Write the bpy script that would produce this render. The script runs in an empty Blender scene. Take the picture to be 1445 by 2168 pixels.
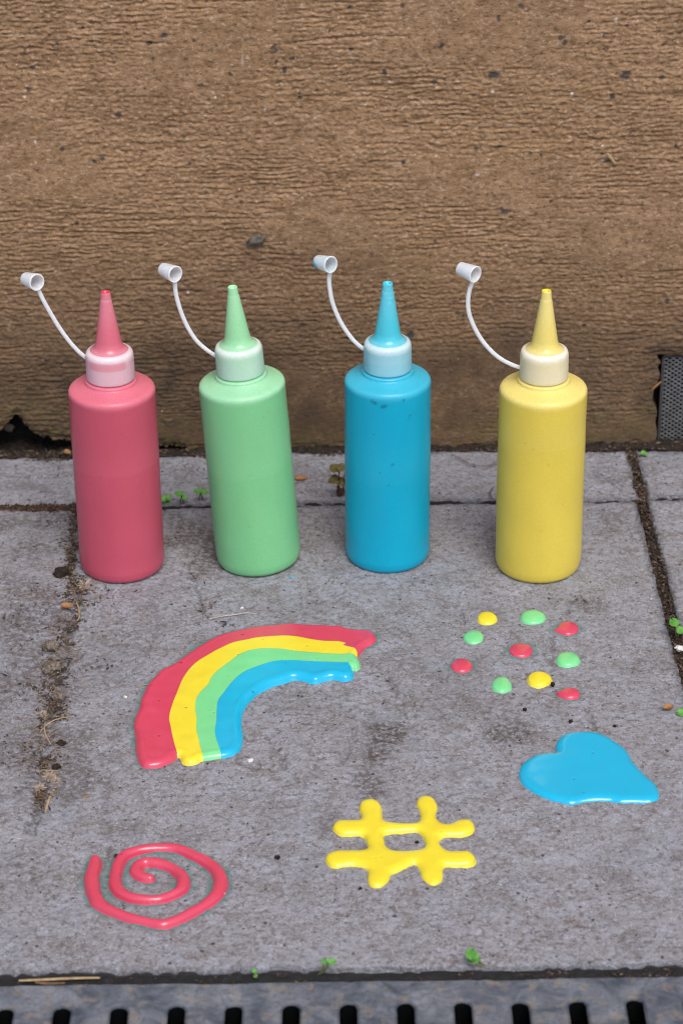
import bpy, math, random
import numpy as np
from mathutils import Vector, Matrix

# ------------------------------------------------------------------ camera, world, sun, exposure
SC = bpy.context.scene
PITCH = math.radians(28.5); ROLL = math.atan(.0145); FPX = 4850.0
CAM = np.array([0, -1.19, .677])
FW = np.array([0, math.cos(PITCH), -math.sin(PITCH)])
_R0 = np.array([1., 0, 0]); _U0 = np.array([0, math.sin(PITCH), math.cos(PITCH)])
RT = _R0*math.cos(ROLL) - _U0*math.sin(ROLL)
UP = _U0*math.cos(ROLL) + _R0*math.sin(ROLL)
cd = bpy.data.cameras.new('camera'); cam = bpy.data.objects.new('camera', cd)
SC.collection.objects.link(cam); SC.camera = cam
cam.matrix_world = Matrix(((RT[0], UP[0], -FW[0], CAM[0]), (RT[1], UP[1], -FW[1], CAM[1]),
                           (RT[2], UP[2], -FW[2], CAM[2]), (0, 0, 0, 1)))
cd.sensor_fit = 'VERTICAL'; cd.sensor_height = 36.0; cd.lens = FPX/2168*36
cd.clip_start = .01; cd.clip_end = 500
cd.dof.use_dof = True; cd.dof.focus_distance = 1.235; cd.dof.aperture_fstop = 14.0

SUN_EL, SUN_AZ = math.radians(56), math.radians(163)      # azimuth clockwise from +Y
world = bpy.data.worlds.new('World'); SC.world = world; world.use_nodes = True
wn = world.node_tree
sky = wn.nodes.new('ShaderNodeTexSky'); sky.sky_type = 'NISHITA'; sky.sun_disc = False
sky.sun_elevation = SUN_EL; sky.sun_rotation = SUN_AZ; sky.dust_density = 3; sky.air_density = 1.0
bg = wn.nodes['Background']; wn.links.new(sky.outputs[0], bg.inputs[0]); bg.inputs[1].default_value = .14
sl = bpy.data.lights.new('sun', 'SUN'); sl.energy = 1.65; sl.angle = math.radians(34); sl.color = (1, .95, .88)
sun = bpy.data.objects.new('sun', sl); SC.collection.objects.link(sun)
sd = Vector((math.sin(SUN_AZ)*math.cos(SUN_EL), math.cos(SUN_AZ)*math.cos(SUN_EL), math.sin(SUN_EL)))
sun.location = sd*5; sun.rotation_euler = sd.to_track_quat('Z', 'Y').to_euler()
SC.view_settings.view_transform = 'Standard'; SC.view_settings.look = 'None'
SC.view_settings.exposure = .40; SC.view_settings.gamma = 1
SC.cycles.filter_width = 1.1; SC.cycles.max_bounces = 8; SC.cycles.sample_clamp_indirect = 4

# ------------------------------------------------------------------ helpers
def ray(x, y): return FW + RT*(x-722.5)/FPX - UP*(y-1084)/FPX
def G(x, y, z=0.):                       # point of the photograph on the plane at height z
    d = ray(x, y); return CAM + d*((z-CAM[2])/d[2])
def Wl(x, y, Y):                         # point of the photograph on the upright plane at depth Y
    d = ray(x, y); return CAM + d*((Y-CAM[1])/d[1])
def depth(p): return float((np.array(p)-CAM) @ FW)

def link(o, parent=None):
    SC.collection.objects.link(o)
    if parent is not None: o.parent = parent
    return o
def tag(o, label=None, cat=None, group=None, kind=None):
    if label: o['label'] = label
    if cat: o['category'] = cat
    if group: o['group'] = group
    if kind: o['kind'] = kind
    return o
def empty(name, loc):
    o = bpy.data.objects.new(name, None); o.location = loc; o.empty_display_size = .01
    return link(o)
def mesh(name, V, F, mat, parent=None, smooth=True, attrs=None):
    """V (n,3) array, F (m,k) array of equal-size faces or list of faces."""
    me = bpy.data.meshes.new(name)
    V = np.asarray(V, dtype=np.float32)
    if isinstance(F, np.ndarray):
        n, k = F.shape
        me.vertices.add(len(V)); me.vertices.foreach_set('co', V.ravel())
        me.loops.add(n*k); me.loops.foreach_set('vertex_index', F.astype(np.int32).ravel())
        me.polygons.add(n); me.polygons.foreach_set('loop_start', np.arange(0, n*k, k, dtype=np.int32))
        me.update(calc_edges=True)
    else:
        me.from_pydata(V.tolist(), [], [list(map(int, f)) for f in F]); me.update()
    me.polygons.foreach_set('use_smooth', np.full(len(me.polygons), smooth))
    for k_, a in (attrs or {}).items():
        at = me.attributes.new(k_, 'FLOAT', 'POINT'); at.data.foreach_set('value', np.asarray(a, dtype=np.float32).ravel())
    me.materials.append(mat)
    return link(bpy.data.objects.new(name, me), parent)

def smoothstep(a, b, x):
    t = np.clip((x-a)/(b-a), 0, 1); return t*t*(3-2*t)
NC = .0006                                # cell of the noise maps, metres
NS = 1024
def nmap(seed, lo_u, lo_v, band=None):
    """periodic random map, gaussian-correlated over lo_u x lo_v metres; band=(wavelength_v, spread) makes ridges"""
    r = np.random.RandomState(seed).randn(NS, NS)
    fv = np.fft.fftfreq(NS, NC)[:, None]; fu = np.fft.fftfreq(NS, NC)[None, :]
    flt = np.exp(-.5*(fu*lo_u*math.pi)**2)
    if band: flt = flt*np.exp(-.5*((np.abs(fv)-1/band[0])/(band[1]/band[0]))**2)
    else: flt = flt*np.exp(-.5*(fv*lo_v*math.pi)**2)
    m = np.fft.ifft2(np.fft.fft2(r)*flt).real
    return m/m.std()
def samp(m, u, v):
    a = (u/NC) % NS; b = (v/NC) % NS
    i = np.floor(a).astype(int); j = np.floor(b).astype(int); fa = a-i; fb = b-j
    i %= NS; j %= NS; i2 = (i+1) % NS; j2 = (j+1) % NS
    return (m[j, i]*(1-fa)*(1-fb) + m[j, i2]*fa*(1-fb) + m[j2, i]*(1-fa)*fb + m[j2, i2]*fa*fb)
def axis(lo, hi, dlo, dhi, step, far):
    """coordinates from lo to hi, dense between dlo and dhi"""
    out = list(np.arange(dlo, dhi+step*.5, step))
    s, x = step, dlo
    left = []
    while x > lo+1e-6:
        s = min(s*1.15, far); x = max(lo, x-s); left.append(x)
    s, x = step, out[-1]; right = []
    while x < hi-1e-6:
        s = min(s*1.15, far); x = min(hi, x+s); right.append(x)
    return np.array(left[::-1] + out + right)
def quads(nu, nv):
    i = np.arange(nu*nv).reshape(nv, nu)
    return np.stack([i[:-1, :-1], i[:-1, 1:], i[1:, 1:], i[1:, :-1]], -1).reshape(-1, 4)

def spline(P, n=5, closed=True):
    P = np.asarray(P, float); N = len(P); out = []
    for k in range(N if closed else N-1):
        if closed: p0, p1, p2, p3 = P[k-1], P[k], P[(k+1) % N], P[(k+2) % N]
        else: p0, p1, p2, p3 = P[max(k-1, 0)], P[k], P[k+1], P[min(k+2, N-1)]
        for t in np.arange(n)/n:
            out.append(.5*((2*p1)+(-p0+p2)*t+(2*p0-5*p1+4*p2-p3)*t*t+(-p0+3*p1-3*p2+p3)*t**3))
    if not closed: out.append(P[-1])
    return np.array(out)
def seg_dist(X, Y, A, B, ra=None, rb=None):
    """min distance of points to segments (minus an interpolated radius)"""
    out = np.full(X.shape, 1e9)
    for k in range(len(A)):
        ax, ay = A[k]; bx, by = B[k]; dx, dy = bx-ax, by-ay; L = dx*dx+dy*dy+1e-18
        t = np.clip(((X-ax)*dx+(Y-ay)*dy)/L, 0, 1)
        d = np.hypot(X-ax-t*dx, Y-ay-t*dy)
        if ra is not None: d = d-(ra[k]+(rb[k]-ra[k])*t)
        np.minimum(out, d, out)
    return out
def poly_sdf(X, Y, P):
    """positive inside"""
    P = np.asarray(P)[:, :2]; Q = np.roll(P, -1, 0)
    d = seg_dist(X, Y, P, Q); ins = np.zeros(X.shape, bool)
    for (ax, ay), (bx, by) in zip(P, Q):
        if ay == by: continue
        c = ((ay > Y) != (by > Y)) & (X < (bx-ax)*(Y-ay)/(by-ay)+ax)
        ins ^= c
    return np.where(ins, d, -d)
def line_dist(X, Y, P): 
    P = np.asarray(P)[:, :2]; return seg_dist(X, Y, P[:-1], P[1:])
def gpts(pts, org, sc, z=.0007): return np.array([G(org[0]+x/sc, org[1]+y/sc, z)[:2] for x, y in pts])

# ---- node helpers
def material(name):
    m = bpy.data.materials.new(name); m.use_nodes = True
    return m, m.node_tree.nodes, m.node_tree.links, m.node_tree.nodes['Principled BSDF']
def noise(n, l, scale, detail=4, rough=.55, vec=None, mp=None, dist=0):
    t = n.new('ShaderNodeTexNoise'); t.inputs['Scale'].default_value = scale
    t.inputs['Detail'].default_value = detail; t.inputs['Roughness'].default_value = rough
    t.inputs['Distortion'].default_value = dist
    c = vec
    if c is None: c = n.new('ShaderNodeTexCoord').outputs['Object']
    if mp:
        q = n.new('ShaderNodeMapping'); q.inputs['Scale'].default_value = mp; l.new(c, q.inputs[0]); c = q.outputs[0]
    l.new(c, t.inputs['Vector']); return t.outputs['Fac']
def ramp(n, l, src, stops):
    r = n.new('ShaderNodeValToRGB'); e = r.color_ramp.elements
    while len(e) < len(stops): e.new(.5)
    for k, (p, c) in enumerate(stops):
        e[k].position = p; e[k].color = (c, c, c, 1) if isinstance(c, (int, float)) else (*c, 1)
    l.new(src, r.inputs[0]); return r.outputs[0]
def mix(n, l, fac, a, b, mode='MIX'):
    q = n.new('ShaderNodeMix'); q.data_type = 'RGBA'; q.blend_type = mode
    for s, v in ((q.inputs['Factor'], fac), (q.inputs['A'], a), (q.inputs['B'], b)):
        if isinstance(v, (int, float)): s.default_value = v
        elif isinstance(v, tuple): s.default_value = (*v, 1)
        else: l.new(v, s)
    return q.outputs['Result']
def mathn(n, l, op, a, b=0.):
    q = n.new('ShaderNodeMath'); q.operation = op
    for s, v in ((q.inputs[0], a), (q.inputs[1], b)):
        if isinstance(v, (int, float)): s.default_value = v
        else: l.new(v, s)
    return q.outputs[0]
def attr(n, name):
    a = n.new('ShaderNodeAttribute'); a.attribute_name = name; return a.outputs['Fac']
def bump(n, l, bs, h, strength=.5, dist=.001, prev=None):
    b = n.new('ShaderNodeBump'); b.inputs['Strength'].default_value = strength; b.inputs['Distance'].default_value = dist
    l.new(h, b.inputs['Height'])
    if prev is not None: l.new(prev, b.inputs['Normal'])
    l.new(b.outputs[0], bs.inputs['Normal']); return b.outputs[0]

# ------------------------------------------------------------------ materials
def wall_mat():
    m, n, l, bs = material('sandstone_render')
    big = noise(n, l, 7, 3); fine = noise(n, l, 480, 5, .7, mp=(.7, 1, 1.1)); mid = noise(n, l, 120, 4, .6, mp=(.45, 1, 1.6))
    c = mix(n, l, ramp(n, l, mid, [(.3, 0.), (.7, 1.)]), (.185, .108, .057), (.350, .220, .128))
    c = mix(n, l, mathn(n, l, 'MULTIPLY', ramp(n, l, big, [(.4, 0.), (.62, 1.)]), .45), c, (.27, .165, .085))
    c = mix(n, l, ramp(n, l, fine, [(.30, .85), (.48, .0)]), c, (.075, .043, .022))
    c = mix(n, l, ramp(n, l, fine, [(.55, .0), (.70, .8)]), c, (.50, .37, .27))
    pt = ramp(n, l, noise(n, l, 330, 3, .6, mp=(.7, 1, 1.3)), [(.60, 0.), (.67, .75)])
    c = mix(n, l, pt, c, (.075, .050, .034))
    # darker towards the foot of the wall and around the recess; patchy algae low down
    low = mathn(n, l, 'MULTIPLY', attr(n, 'wall_dark'), ramp(n, l, noise(n, l, 60, 4, .6), [(.25, .55), (.7, 1.)]))
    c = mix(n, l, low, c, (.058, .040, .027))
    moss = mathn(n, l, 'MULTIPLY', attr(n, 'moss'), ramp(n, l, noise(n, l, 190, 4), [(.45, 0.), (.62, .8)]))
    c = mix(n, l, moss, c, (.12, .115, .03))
    c = mix(n, l, attr(n, 'spot'), c, (.05, .045, .045))
    c = mix(n, l, attr(n, 'pale'), c, (.62, .58, .53))
    c = mix(n, l, attr(n, 'soil'), c, (.012, .011, .010))  # near-black over the foot cavity and the mesh recess
    l.new(c, bs.inputs['Base Color']); bs.inputs['Roughness'].default_value = .95
    bs.inputs['Specular IOR Level'].default_value = .2
    bump(n, l, bs, fine, .8, .0010); return m
def slab_mat():
    m, n, l, bs = material('concrete_slab')
    big = noise(n, l, 9, 4, .6); mid = noise(n, l, 65, 5, .65, dist=.4); grain = noise(n, l, 620, 5, .8); g2 = noise(n, l, 1500, 2, .6)
    multi = noise(n, l, 85, 11, .78); multi2 = noise(n, l, 300, 8, .75)
    c = mix(n, l, ramp(n, l, multi, [(.29, 0.), (.69, 1.)]), (.188, .174, .172), (.322, .340, .398))
    c = mix(n, l, ramp(n, l, multi2, [(.40, .85), (.50, 0.)]), c, (.095, .082, .078))
    c = mix(n, l, ramp(n, l, grain, [(.54, .0), (.66, .8)]), c, (.46, .47, .53))
    c = mix(n, l, ramp(n, l, big, [(.35, .0), (.65, .2)]), c, (.24, .24, .26))
    # brownish silt caught in the texture
    br = mathn(n, l, 'MULTIPLY', ramp(n, l, mid, [(.47, 0.), (.66, .7)]), ramp(n, l, grain, [(.38, 1.), (.60, .1)]))
    c = mix(n, l, br, c, (.120, .092, .072))
    flk = mathn(n, l, 'MULTIPLY', ramp(n, l, noise(n, l, 950, 3, .7), [(.56, 0.), (.62, 1.)]), ramp(n, l, noise(n, l, 34, 4, .6), [(.42, .1), (.62, .85)]))
    c = mix(n, l, flk, c, (.060, .046, .038))
    c = mix(n, l, ramp(n, l, noise(n, l, 22, 3, .5), [(.5, 0.), (.7, .22)]), c, (.215, .245, .290))
    st = mathn(n, l, 'MULTIPLY', attr(n, 'stain'), ramp(n, l, noise(n, l, 330, 5, .7), [(.42, .08), (.55, 1.)]))
    c = mix(n, l, st, c, (.062, .048, .042))
    c = mix(n, l, ramp(n, l, g2, [(.30, .8), (.40, .0)]), c, (.075, .065, .065))
    c = mix(n, l, ramp(n, l, g2, [(.66, .0), (.74, .7)]), c, (.50, .48, .50))
    c = mix(n, l, mathn(n, l, 'MULTIPLY', attr(n, 'edge'), ramp(n, l, grain, [(.35, 1.), (.65, .35)])), c, (.045, .047, .058))
    vo = n.new('ShaderNodeTexVoronoi'); vo.inputs['Scale'].default_value = 210; l.new(n.new('ShaderNodeTexCoord').outputs['Object'], vo.inputs['Vector'])
    sep = n.new('ShaderNodeSeparateColor'); l.new(vo.outputs['Color'], sep.inputs[0])
    thr = ramp(n, l, sep.outputs[0], [(.45, 0.), (1., .33)])
    hole = mathn(n, l, 'GREATER_THAN', thr, mathn(n, l, 'ADD', vo.outputs['Distance'], mathn(n, l, 'MULTIPLY', noise(n, l, 1300, 2, .6), .22)))
    c = mix(n, l, mathn(n, l, 'MULTIPLY', hole, .85), c, (.030, .024, .022))
    hal = mathn(n, l, 'MULTIPLY', attr(n, 'halo'), ramp(n, l, grain, [(.3, 1.), (.7, .6)]))
    c = mix(n, l, hal, c, (.040, .165, .150))
    c = mix(n, l, attr(n, 'pore'), c, (.03, .025, .025))
    l.new(c, bs.inputs['Base Color']); bs.inputs['Roughness'].default_value = .8
    bs.inputs['Specular IOR Level'].default_value = .35
    b = bump(n, l, bs, grain, .45, .0007); bump(n, l, bs, mid, .35, .0012, b); return m
def soil_mat(name, cols, rough=.95):
    m, n, l, bs = material(name)
    t = attr(n, 'tone'); k = len(cols)
    c = ramp(n, l, t, [(i/(k-1), c_) for i, c_ in enumerate(cols)])
    c = mix(n, l, ramp(n, l, noise(n, l, 900, 3), [(.35, .5), (.65, 0.)]), c, (.02, .015, .01))
    l.new(c, bs.inputs['Base Color']); bs.inputs['Roughness'].default_value = rough; return m
def simple(name, col, col2=None, scale=300, rough=.6, spec=.4, bmp=0):
    m, n, l, bs = material(name)
    nz = noise(n, l, scale, 4, .6)
    c = mix(n, l, ramp(n, l, nz, [(.35, 0.), (.65, 1.)]), col, col2 or tuple(x*.7 for x in col))
    l.new(c, bs.inputs['Base Color']); bs.inputs['Roughness'].default_value = rough
    bs.inputs['Specular IOR Level'].default_value = spec
    if bmp: bump(n, l, bs, nz, bmp, .0006)
    return m
def paint_mat(name, col, dark):
    m, n, l, bs = material(name)
    fine = noise(n, l, 900, 3, .6); mid = noise(n, l, 90, 3)
    c = mix(n, l, ramp(n, l, fine, [(.3, .14), (.65, 0.)]), col, dark)
    c = mix(n, l, ramp(n, l, mid, [(.35, .12), (.65, 0.)]), c, dark)
    c = mix(n, l, attr(n, 'pit'), c, tuple(x*.25 for x in dark))  # bubble pits coloured darker, standing in for the shade inside them
    l.new(c, bs.inputs['Base Color'])
    bs.inputs['Roughness'].default_value = .16; bs.inputs['Specular IOR Level'].default_value = .5
    bs.inputs['Coat Weight'].default_value = .35; bs.inputs['Coat Roughness'].default_value = .08
    bs.inputs['Subsurface Weight'].default_value = .15; bs.inputs['Subsurface Scale'].default_value = .0015
    bump(n, l, bs, fine, .06, .0005); return m
def plastic_mat(name, col, pale, tip, rough=.32, sss=.35, scale=.003, rib=False, spec=.45):
    """paint-filled milky plastic: attribute 'pale' = thinner fill behind the wall, 'tip' = wet paint"""
    m, n, l, bs = material(name)
    c = mix(n, l, attr(n, 'pale'), col, pale)
    fine = noise(n, l, 1100, 2, .6); mid = noise(n, l, 26, 4, .6, mp=(1, 1, .55))
    c = mix(n, l, ramp(n, l, fine, [(.35, .22), (.7, 0.)]), c, tuple(x*.6 for x in col))
    c = mix(n, l, ramp(n, l, mid, [(.38, .30), (.66, 0.)]), c, tuple(x*.7 for x in col))
    c = mix(n, l, attr(n, 'tip'), c, tip)
    c = mix(n, l, attr(n, 'spot'), c, tuple(x*.35 for x in col))
    l.new(c, bs.inputs['Base Color'])
    bs.inputs['Roughness'].default_value = rough; bs.inputs['Specular IOR Level'].default_value = spec
    bs.inputs['Subsurface Weight'].default_value = sss; bs.inputs['Subsurface Scale'].default_value = scale
    bs.inputs['Subsurface Radius'].default_value = (1, .8, .7)
    bump(n, l, bs, noise(n, l, 240, 3), .05, .0006); return m
M_WALL, M_SLAB = wall_mat(), slab_mat()
M_SOIL = soil_mat('joint_soil', [(.018, .012, .009), (.055, .032, .02), (.115, .07, .042), (.30, .24, .19)])
M_RED_SOIL = soil_mat('reddish_soil', [(.015, .01, .008), (.06, .028, .017), (.10, .045, .026), (.16, .085, .05)])
M_GRIT = soil_mat('grit', [(.02, .016, .014), (.07, .045, .03), (.17, .105, .06), (.65, .60, .54)])
M_BED = simple('dark_bed_soil', (.035, .026, .02), (.012, .01, .008), 250, .95, .2, .8)
M_STRAW = simple('dry_straw', (.42, .32, .18), (.25, .17, .09), 300, .7)
M_TWIG = simple('bleached_stem', (.52, .47, .42), (.33, .28, .24), 300, .7)
M_ROOT = simple('brown_stem', (.16, .09, .05), (.09, .05, .03), 300, .8)
M_LEAF = simple('fresh_leaf', (.11, .31, .045), (.05, .19, .025), 260, .5)
M_LEAF_B = simple('bronze_leaf', (.13, .14, .03), (.12, .055, .025), 180, .55)
M_STEM = simple('pale_green_stem', (.17, .20, .08), (.12, .11, .05), 300, .6)
M_STEM_R = simple('reddish_stem', (.14, .05, .04), (.08, .03, .025), 300, .6)
M_DRYLEAF = simple('dry_leaf', (.34, .17, .06), (.20, .09, .035), 260, .7)
M_STONE = simple('small_stone', (.22, .185, .15), (.07, .052, .042), 700, .9, .3, 1.)
M_CLOD = simple('earth_clod', (.035, .025, .02), (.015, .01, .008), 500, .95, .2, .8)
M_LUMP = simple('grey_lump', (.14, .125, .10), (.07, .06, .05), 400, .9, .3, .6)
M_FLUFF = simple('seed_fluff', (.55, .46, .38), (.38, .29, .22), 300, .9)
M_WHITE = simple('white_crumb', (.70, .68, .64), (.5, .48, .44), 600, .8)
M_IRON = simple('grate_casting', (.17, .18, .20), (.085, .09, .10), 75, .62, .4, .4)
M_METAL = simple('galvanised_mesh', (.42, .42, .44), (.24, .24, .25), 300, .38)
M_METAL.node_tree.nodes['Principled BSDF'].inputs['Metallic'].default_value = .35
M_DARK = simple('dark_backing', (.015, .015, .016), (.008, .008, .008), 300, .9)

# ------------------------------------------------------------------ the wall
YW = .145
n_ridge = nmap(1, .0055, 0, (.0028, .30)); n_ridge2 = nmap(2, .014, 0, (.0040, .3))
n_grain = nmap(3, .0016, .0011); n_big = nmap(4, .06, .03); n_long = nmap(5, .045, .0011)
n_amp = nmap(6, .05, .03); n_tiny = nmap(7, .0009, .0007); n_med = nmap(8, .006, .004)
def wall():
    xs = axis(-2.0, 2.0, -.245, .26, .0006, .02); zs = axis(-.02, 1.6, -.004, .31, .0006, .02)
    X, Z = np.meshgrid(xs, zs)
    amp = np.clip(.7+.25*samp(n_amp, X, Z), .3, 1.2)
    # the combing is slightly wavy
    Zw = Z+.0005*samp(n_big, X*.6, Z)+.00015*samp(n_med, X, Z)
    d = -.00021*amp*samp(n_ridge, X, Zw) - .00013*samp(n_ridge2, X, Zw) - .00022*samp(n_grain, X*.9, Z) - .00016*samp(n_tiny, X, Z)
    lg = samp(n_long, X+.01, Zw); d += .0008*smoothstep(1.5, 2.6, lg)*np.clip(amp, .5, 1)
    d += -.0010*samp(n_big, X, Z)
    soil = np.zeros_like(X)
    # long horizontal grooves seen in the photograph
    for pts, w_, dep in (([(300, 92), (560, 97), (720, 80), (1000, 74), (1290, 72)], .0008, .0009),
                         ([(0, 497), (200, 495), (480, 505)], .0007, .0007),
                         ([(0, 335), (120, 325)], .0008, .0008),
                         ([(1010, 300), (1160, 296), (1330, 297)], .0007, .0008),
                         ([(1000, 405), (1090, 395), (1240, 398), (1445, 392)], .0008, .0008),
                         ([(1010, 488), (1090, 500), (1250, 506)], .0008, .0007),
                         ([(1170, 1000-160), (1290, 838), (1340, 845)], .0007, .0007)):
        P = np.array([Wl(x, y, YW)[[0, 2]] for x, y in pts])
        dd = line_dist(X, Z, spline(P, 4, False)); d += dep*np.exp(-(dd/w_)**2)*np.clip(.8+.3*samp(n_med, X, Z), .2, 1.4)
    # ragged foot: everything below the broken edge lies back in a dark cavity
    foot = np.array([Wl(x, y, YW)[[0, 2]] for x, y in
                     ((-900, 930), (-300, 930), (-60, 920), (0, 913), (12, 905), (24, 893), (37, 889), (48, 899), (64, 915), (90, 931), (150, 936), (260, 938), (320, 946), (420, 952),
                      (600, 958), (760, 957), (900, 958), (1060, 952), (1240, 950), (1330, 948), (1400, 945), (1800, 945), (2600, 945))])
    edge = np.interp(X, foot[:, 0], foot[:, 1]) + .0010*samp(n_med, X, np.zeros_like(X)) + .0005*samp(n_grain, X, np.zeros_like(X))
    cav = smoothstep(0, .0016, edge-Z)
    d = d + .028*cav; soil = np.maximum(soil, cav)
    d += .0035*np.exp(-((Z-edge)/.004)**2)*(Z > edge)*.6
    # recess with the metal mesh at the right
    c0 = Wl(1402, 760, YW); x0, z0 = c0[0]-.0005, c0[2]+.001
    xe = x0 - .0012*np.abs(samp(n_med, Z, Z*0)) - .0045*np.exp(-((Z-.030)/.006)**2) ; ze = z0 + .0008*samp(n_med, X, Z*0) + .004*np.exp(-((X-x0)/.010)**2)*0
    # sloping broken top edge of the recess
    ze = ze + .004*smoothstep(x0+.004, x0-.012, X)
    rec = smoothstep(0, .0014, X-xe)*smoothstep(0, .0014, ze-Z)*(X < x0+.16)
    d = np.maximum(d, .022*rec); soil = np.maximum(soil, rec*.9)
    # shallow chipped bevel above and beside it
    ch = np.exp(-np.maximum(0, Z-ze)/.004)*np.exp(-np.maximum(0, xe-X)/.007)*(1-rec)
    d += .0022*ch
    # attributes
    wall_dark = (smoothstep(.18, .04, Z)*1. + .18*samp(n_big, X+.2, Z)*smoothstep(.2, .05, Z))
    wall_dark += .75*ch*(X > x0-.03)
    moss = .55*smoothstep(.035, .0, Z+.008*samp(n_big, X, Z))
    spot = np.zeros_like(X); pale = np.zeros_like(X)
    rs = random.Random(4)
    spots = [(578, 103, 10, 8), (585, 130, 5, 5), (603, 148, 5, 9), (620, 124, 7, 5), (634, 198, 5, 4), (635, 208, 4, 4), (636, 227, 3, 2), (252, 242, 7, 6),
             (216, 336, 6, 4), (199, 343, 4, 5), (162, 476, 6, 4), (133, 315, 6, 5), (486, 157, 6, 5), (426, 181, 7, 5), (346, 76, 10, 6), (316, 92, 7, 4), (324, 125, 5, 5), (305, 72, 4, 3), (458, 97, 4, 3),
             (1102, 13, 8, 6), (1055, 40, 5, 5), (1194, 90, 5, 5), (933, 97, 6, 5), (1277, 78, 5, 6), (1187, 80, 9, 7), (1322, 160, 11, 10), (1399, 165, 6, 6), (1045, 160, 14, 8), (1104, 127, 4, 4),
             (979, 244, 4, 3), (1008, 317, 5, 5), (1054, 312, 8, 5), (853, 345, 5, 5), (1144, 328, 4, 4), (1280, 340, 12, 4), (1068, 447, 14, 6), (1061, 444, 7, 5), (1165, 427, 7, 4), (1327, 57, 5, 3), (1023, 467, 3, 3),
             (1295, 205, 6, 5), (1430, 310, 4, 6), (1245, 45, 4, 4), (868, 712, 7, 9), (735, 717, 6, 4), (800, 725, 6, 4), (748, 722, 5, 3), (210, 1230//2, 3, 3), (640, 690, 7, 5), (175, 60, 4, 4), (60, 380, 5, 4), (1285, 705, 4, 4), (1235, 690, 4, 4),
             (740, 15, 7, 4), (851, 12, 6, 5), (953, 24, 4, 3), (814, 155, 5, 7), (920, 175, 6, 5), (743, 105, 6, 4), (60, 190, 5, 4), (120, 95, 5, 4), (70, 145, 5, 4), (30, 30, 4, 3), (400, 350, 5, 4), (1410, 640, 5, 5), (500, 420, 3, 3)]
    for _ in range(90): spots.append((rs.uniform(-20, 1460), rs.uniform(0, 900), rs.uniform(1.5, 3.5), rs.uniform(1.5, 3)))
    for x, y, a, b in spots:
        p = Wl(x, y, YW); s = depth(p)/FPX
        j0, j1 = np.searchsorted(xs, [p[0]-a*s*2.5, p[0]+a*s*2.5]); k0, k1 = np.searchsorted(zs, [p[2]-b*s*3, p[2]+b*s*3])
        if j1 <= j0 or k1 <= k0: continue
        sl_ = (slice(k0, k1), slice(j0, j1))
        q = np.hypot((X[sl_]-p[0])/(a*s), (Z[sl_]-p[2])/(b*s*1.1)) + .22*samp(n_grain, X[sl_], Z[sl_])
        spot[sl_] = np.maximum(spot[sl_], smoothstep(1.15, .6, q)*rs.uniform(.7, 1.)); d[sl_] += .0004*smoothstep(1.2, .3, q)
    pales = [(1042, 193, 4, 5), (1303, 43, 5, 5), (925, 302, 9, 3), (1071, 519, 4, 4), (1210, 198, 3, 3), (1206, 291, 3, 2), (1274, 309, 4, 2), (1285, 374, 3, 3), (456, 206, 3, 4), (666, 249, 5, 3), (1245, 230, 8, 4), (236, 15//1, 3, 3),
             (513, 125, 3, 16), (561, 230, 3, 12), (1080, 265, 7, 3), (840, 350, 10, 4), (1010, 370, 5, 3), (52, 205, 3, 3), (75, 300, 3, 3), (428, 240, 3, 2), (1275, 340, 6, 3)]
    for _ in range(60): pales.append((rs.uniform(-20, 1460), rs.uniform(0, 900), rs.uniform(1.2, 2.6), rs.uniform(1.2, 2)))
    for x, y, a, b in pales:
        p = Wl(x, y, YW); s = depth(p)/FPX
        j0, j1 = np.searchsorted(xs, [p[0]-a*s*2.5, p[0]+a*s*2.5]); k0, k1 = np.searchsorted(zs, [p[2]-b*s*3, p[2]+b*s*3])
        if j1 <= j0 or k1 <= k0: continue
        sl_ = (slice(k0, k1), slice(j0, j1))
        q = np.hypot((X[sl_]-p[0])/(a*s), (Z[sl_]-p[2])/(b*s)) + .15*samp(n_tiny, X[sl_], Z[sl_])
        pale[sl_] = np.maximum(pale[sl_], smoothstep(1.15, .5, q)*(.75 if max(a, b) < 6 else .3))
    V = np.stack([X, YW+d, Z], -1).reshape(-1, 3)
    nu, nv = len(xs), len(zs)
    F = quads(nu, nv)
    # back and top so the wall has thickness
    base = len(V)
    box = np.array([(x, y, z) for z in (-.02, 1.6) for y in (YW+.05, YW+.30) for x in (-2., 2.)])
    F2 = np.array([(0, 2, 3, 1), (4, 5, 7, 6), (0, 1, 5, 4), (2, 6, 7, 3), (0, 4, 6, 2), (1, 3, 7, 5)]) + base
    top = np.arange((nv-1)*nu, nv*nu)
    cap = len(V)+8
    capv = V[top].copy(); capv[:, 1] = YW+.05
    i = np.arange(nu-1)
    F3 = np.stack([top[:-1], top[1:], cap+i+1, cap+i], -1)
    V = np.concatenate([V, box, capv]); F = np.concatenate([F, F2, F3])
    pad = lambda a: np.concatenate([np.clip(a, 0, 1).ravel(), np.zeros(8+nu)])
    o = mesh('stone_wall', V, F, M_WALL, attrs=dict(wall_dark=pad(wall_dark), moss=pad(moss), spot=pad(spot), pale=pad(pale), soil=pad(soil)))
    tag(o, 'rough brown combed stone wall rising behind the row of bottles', 'wall', kind='structure')
    return x0, z0
REC_X, REC_Z = wall()

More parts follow.
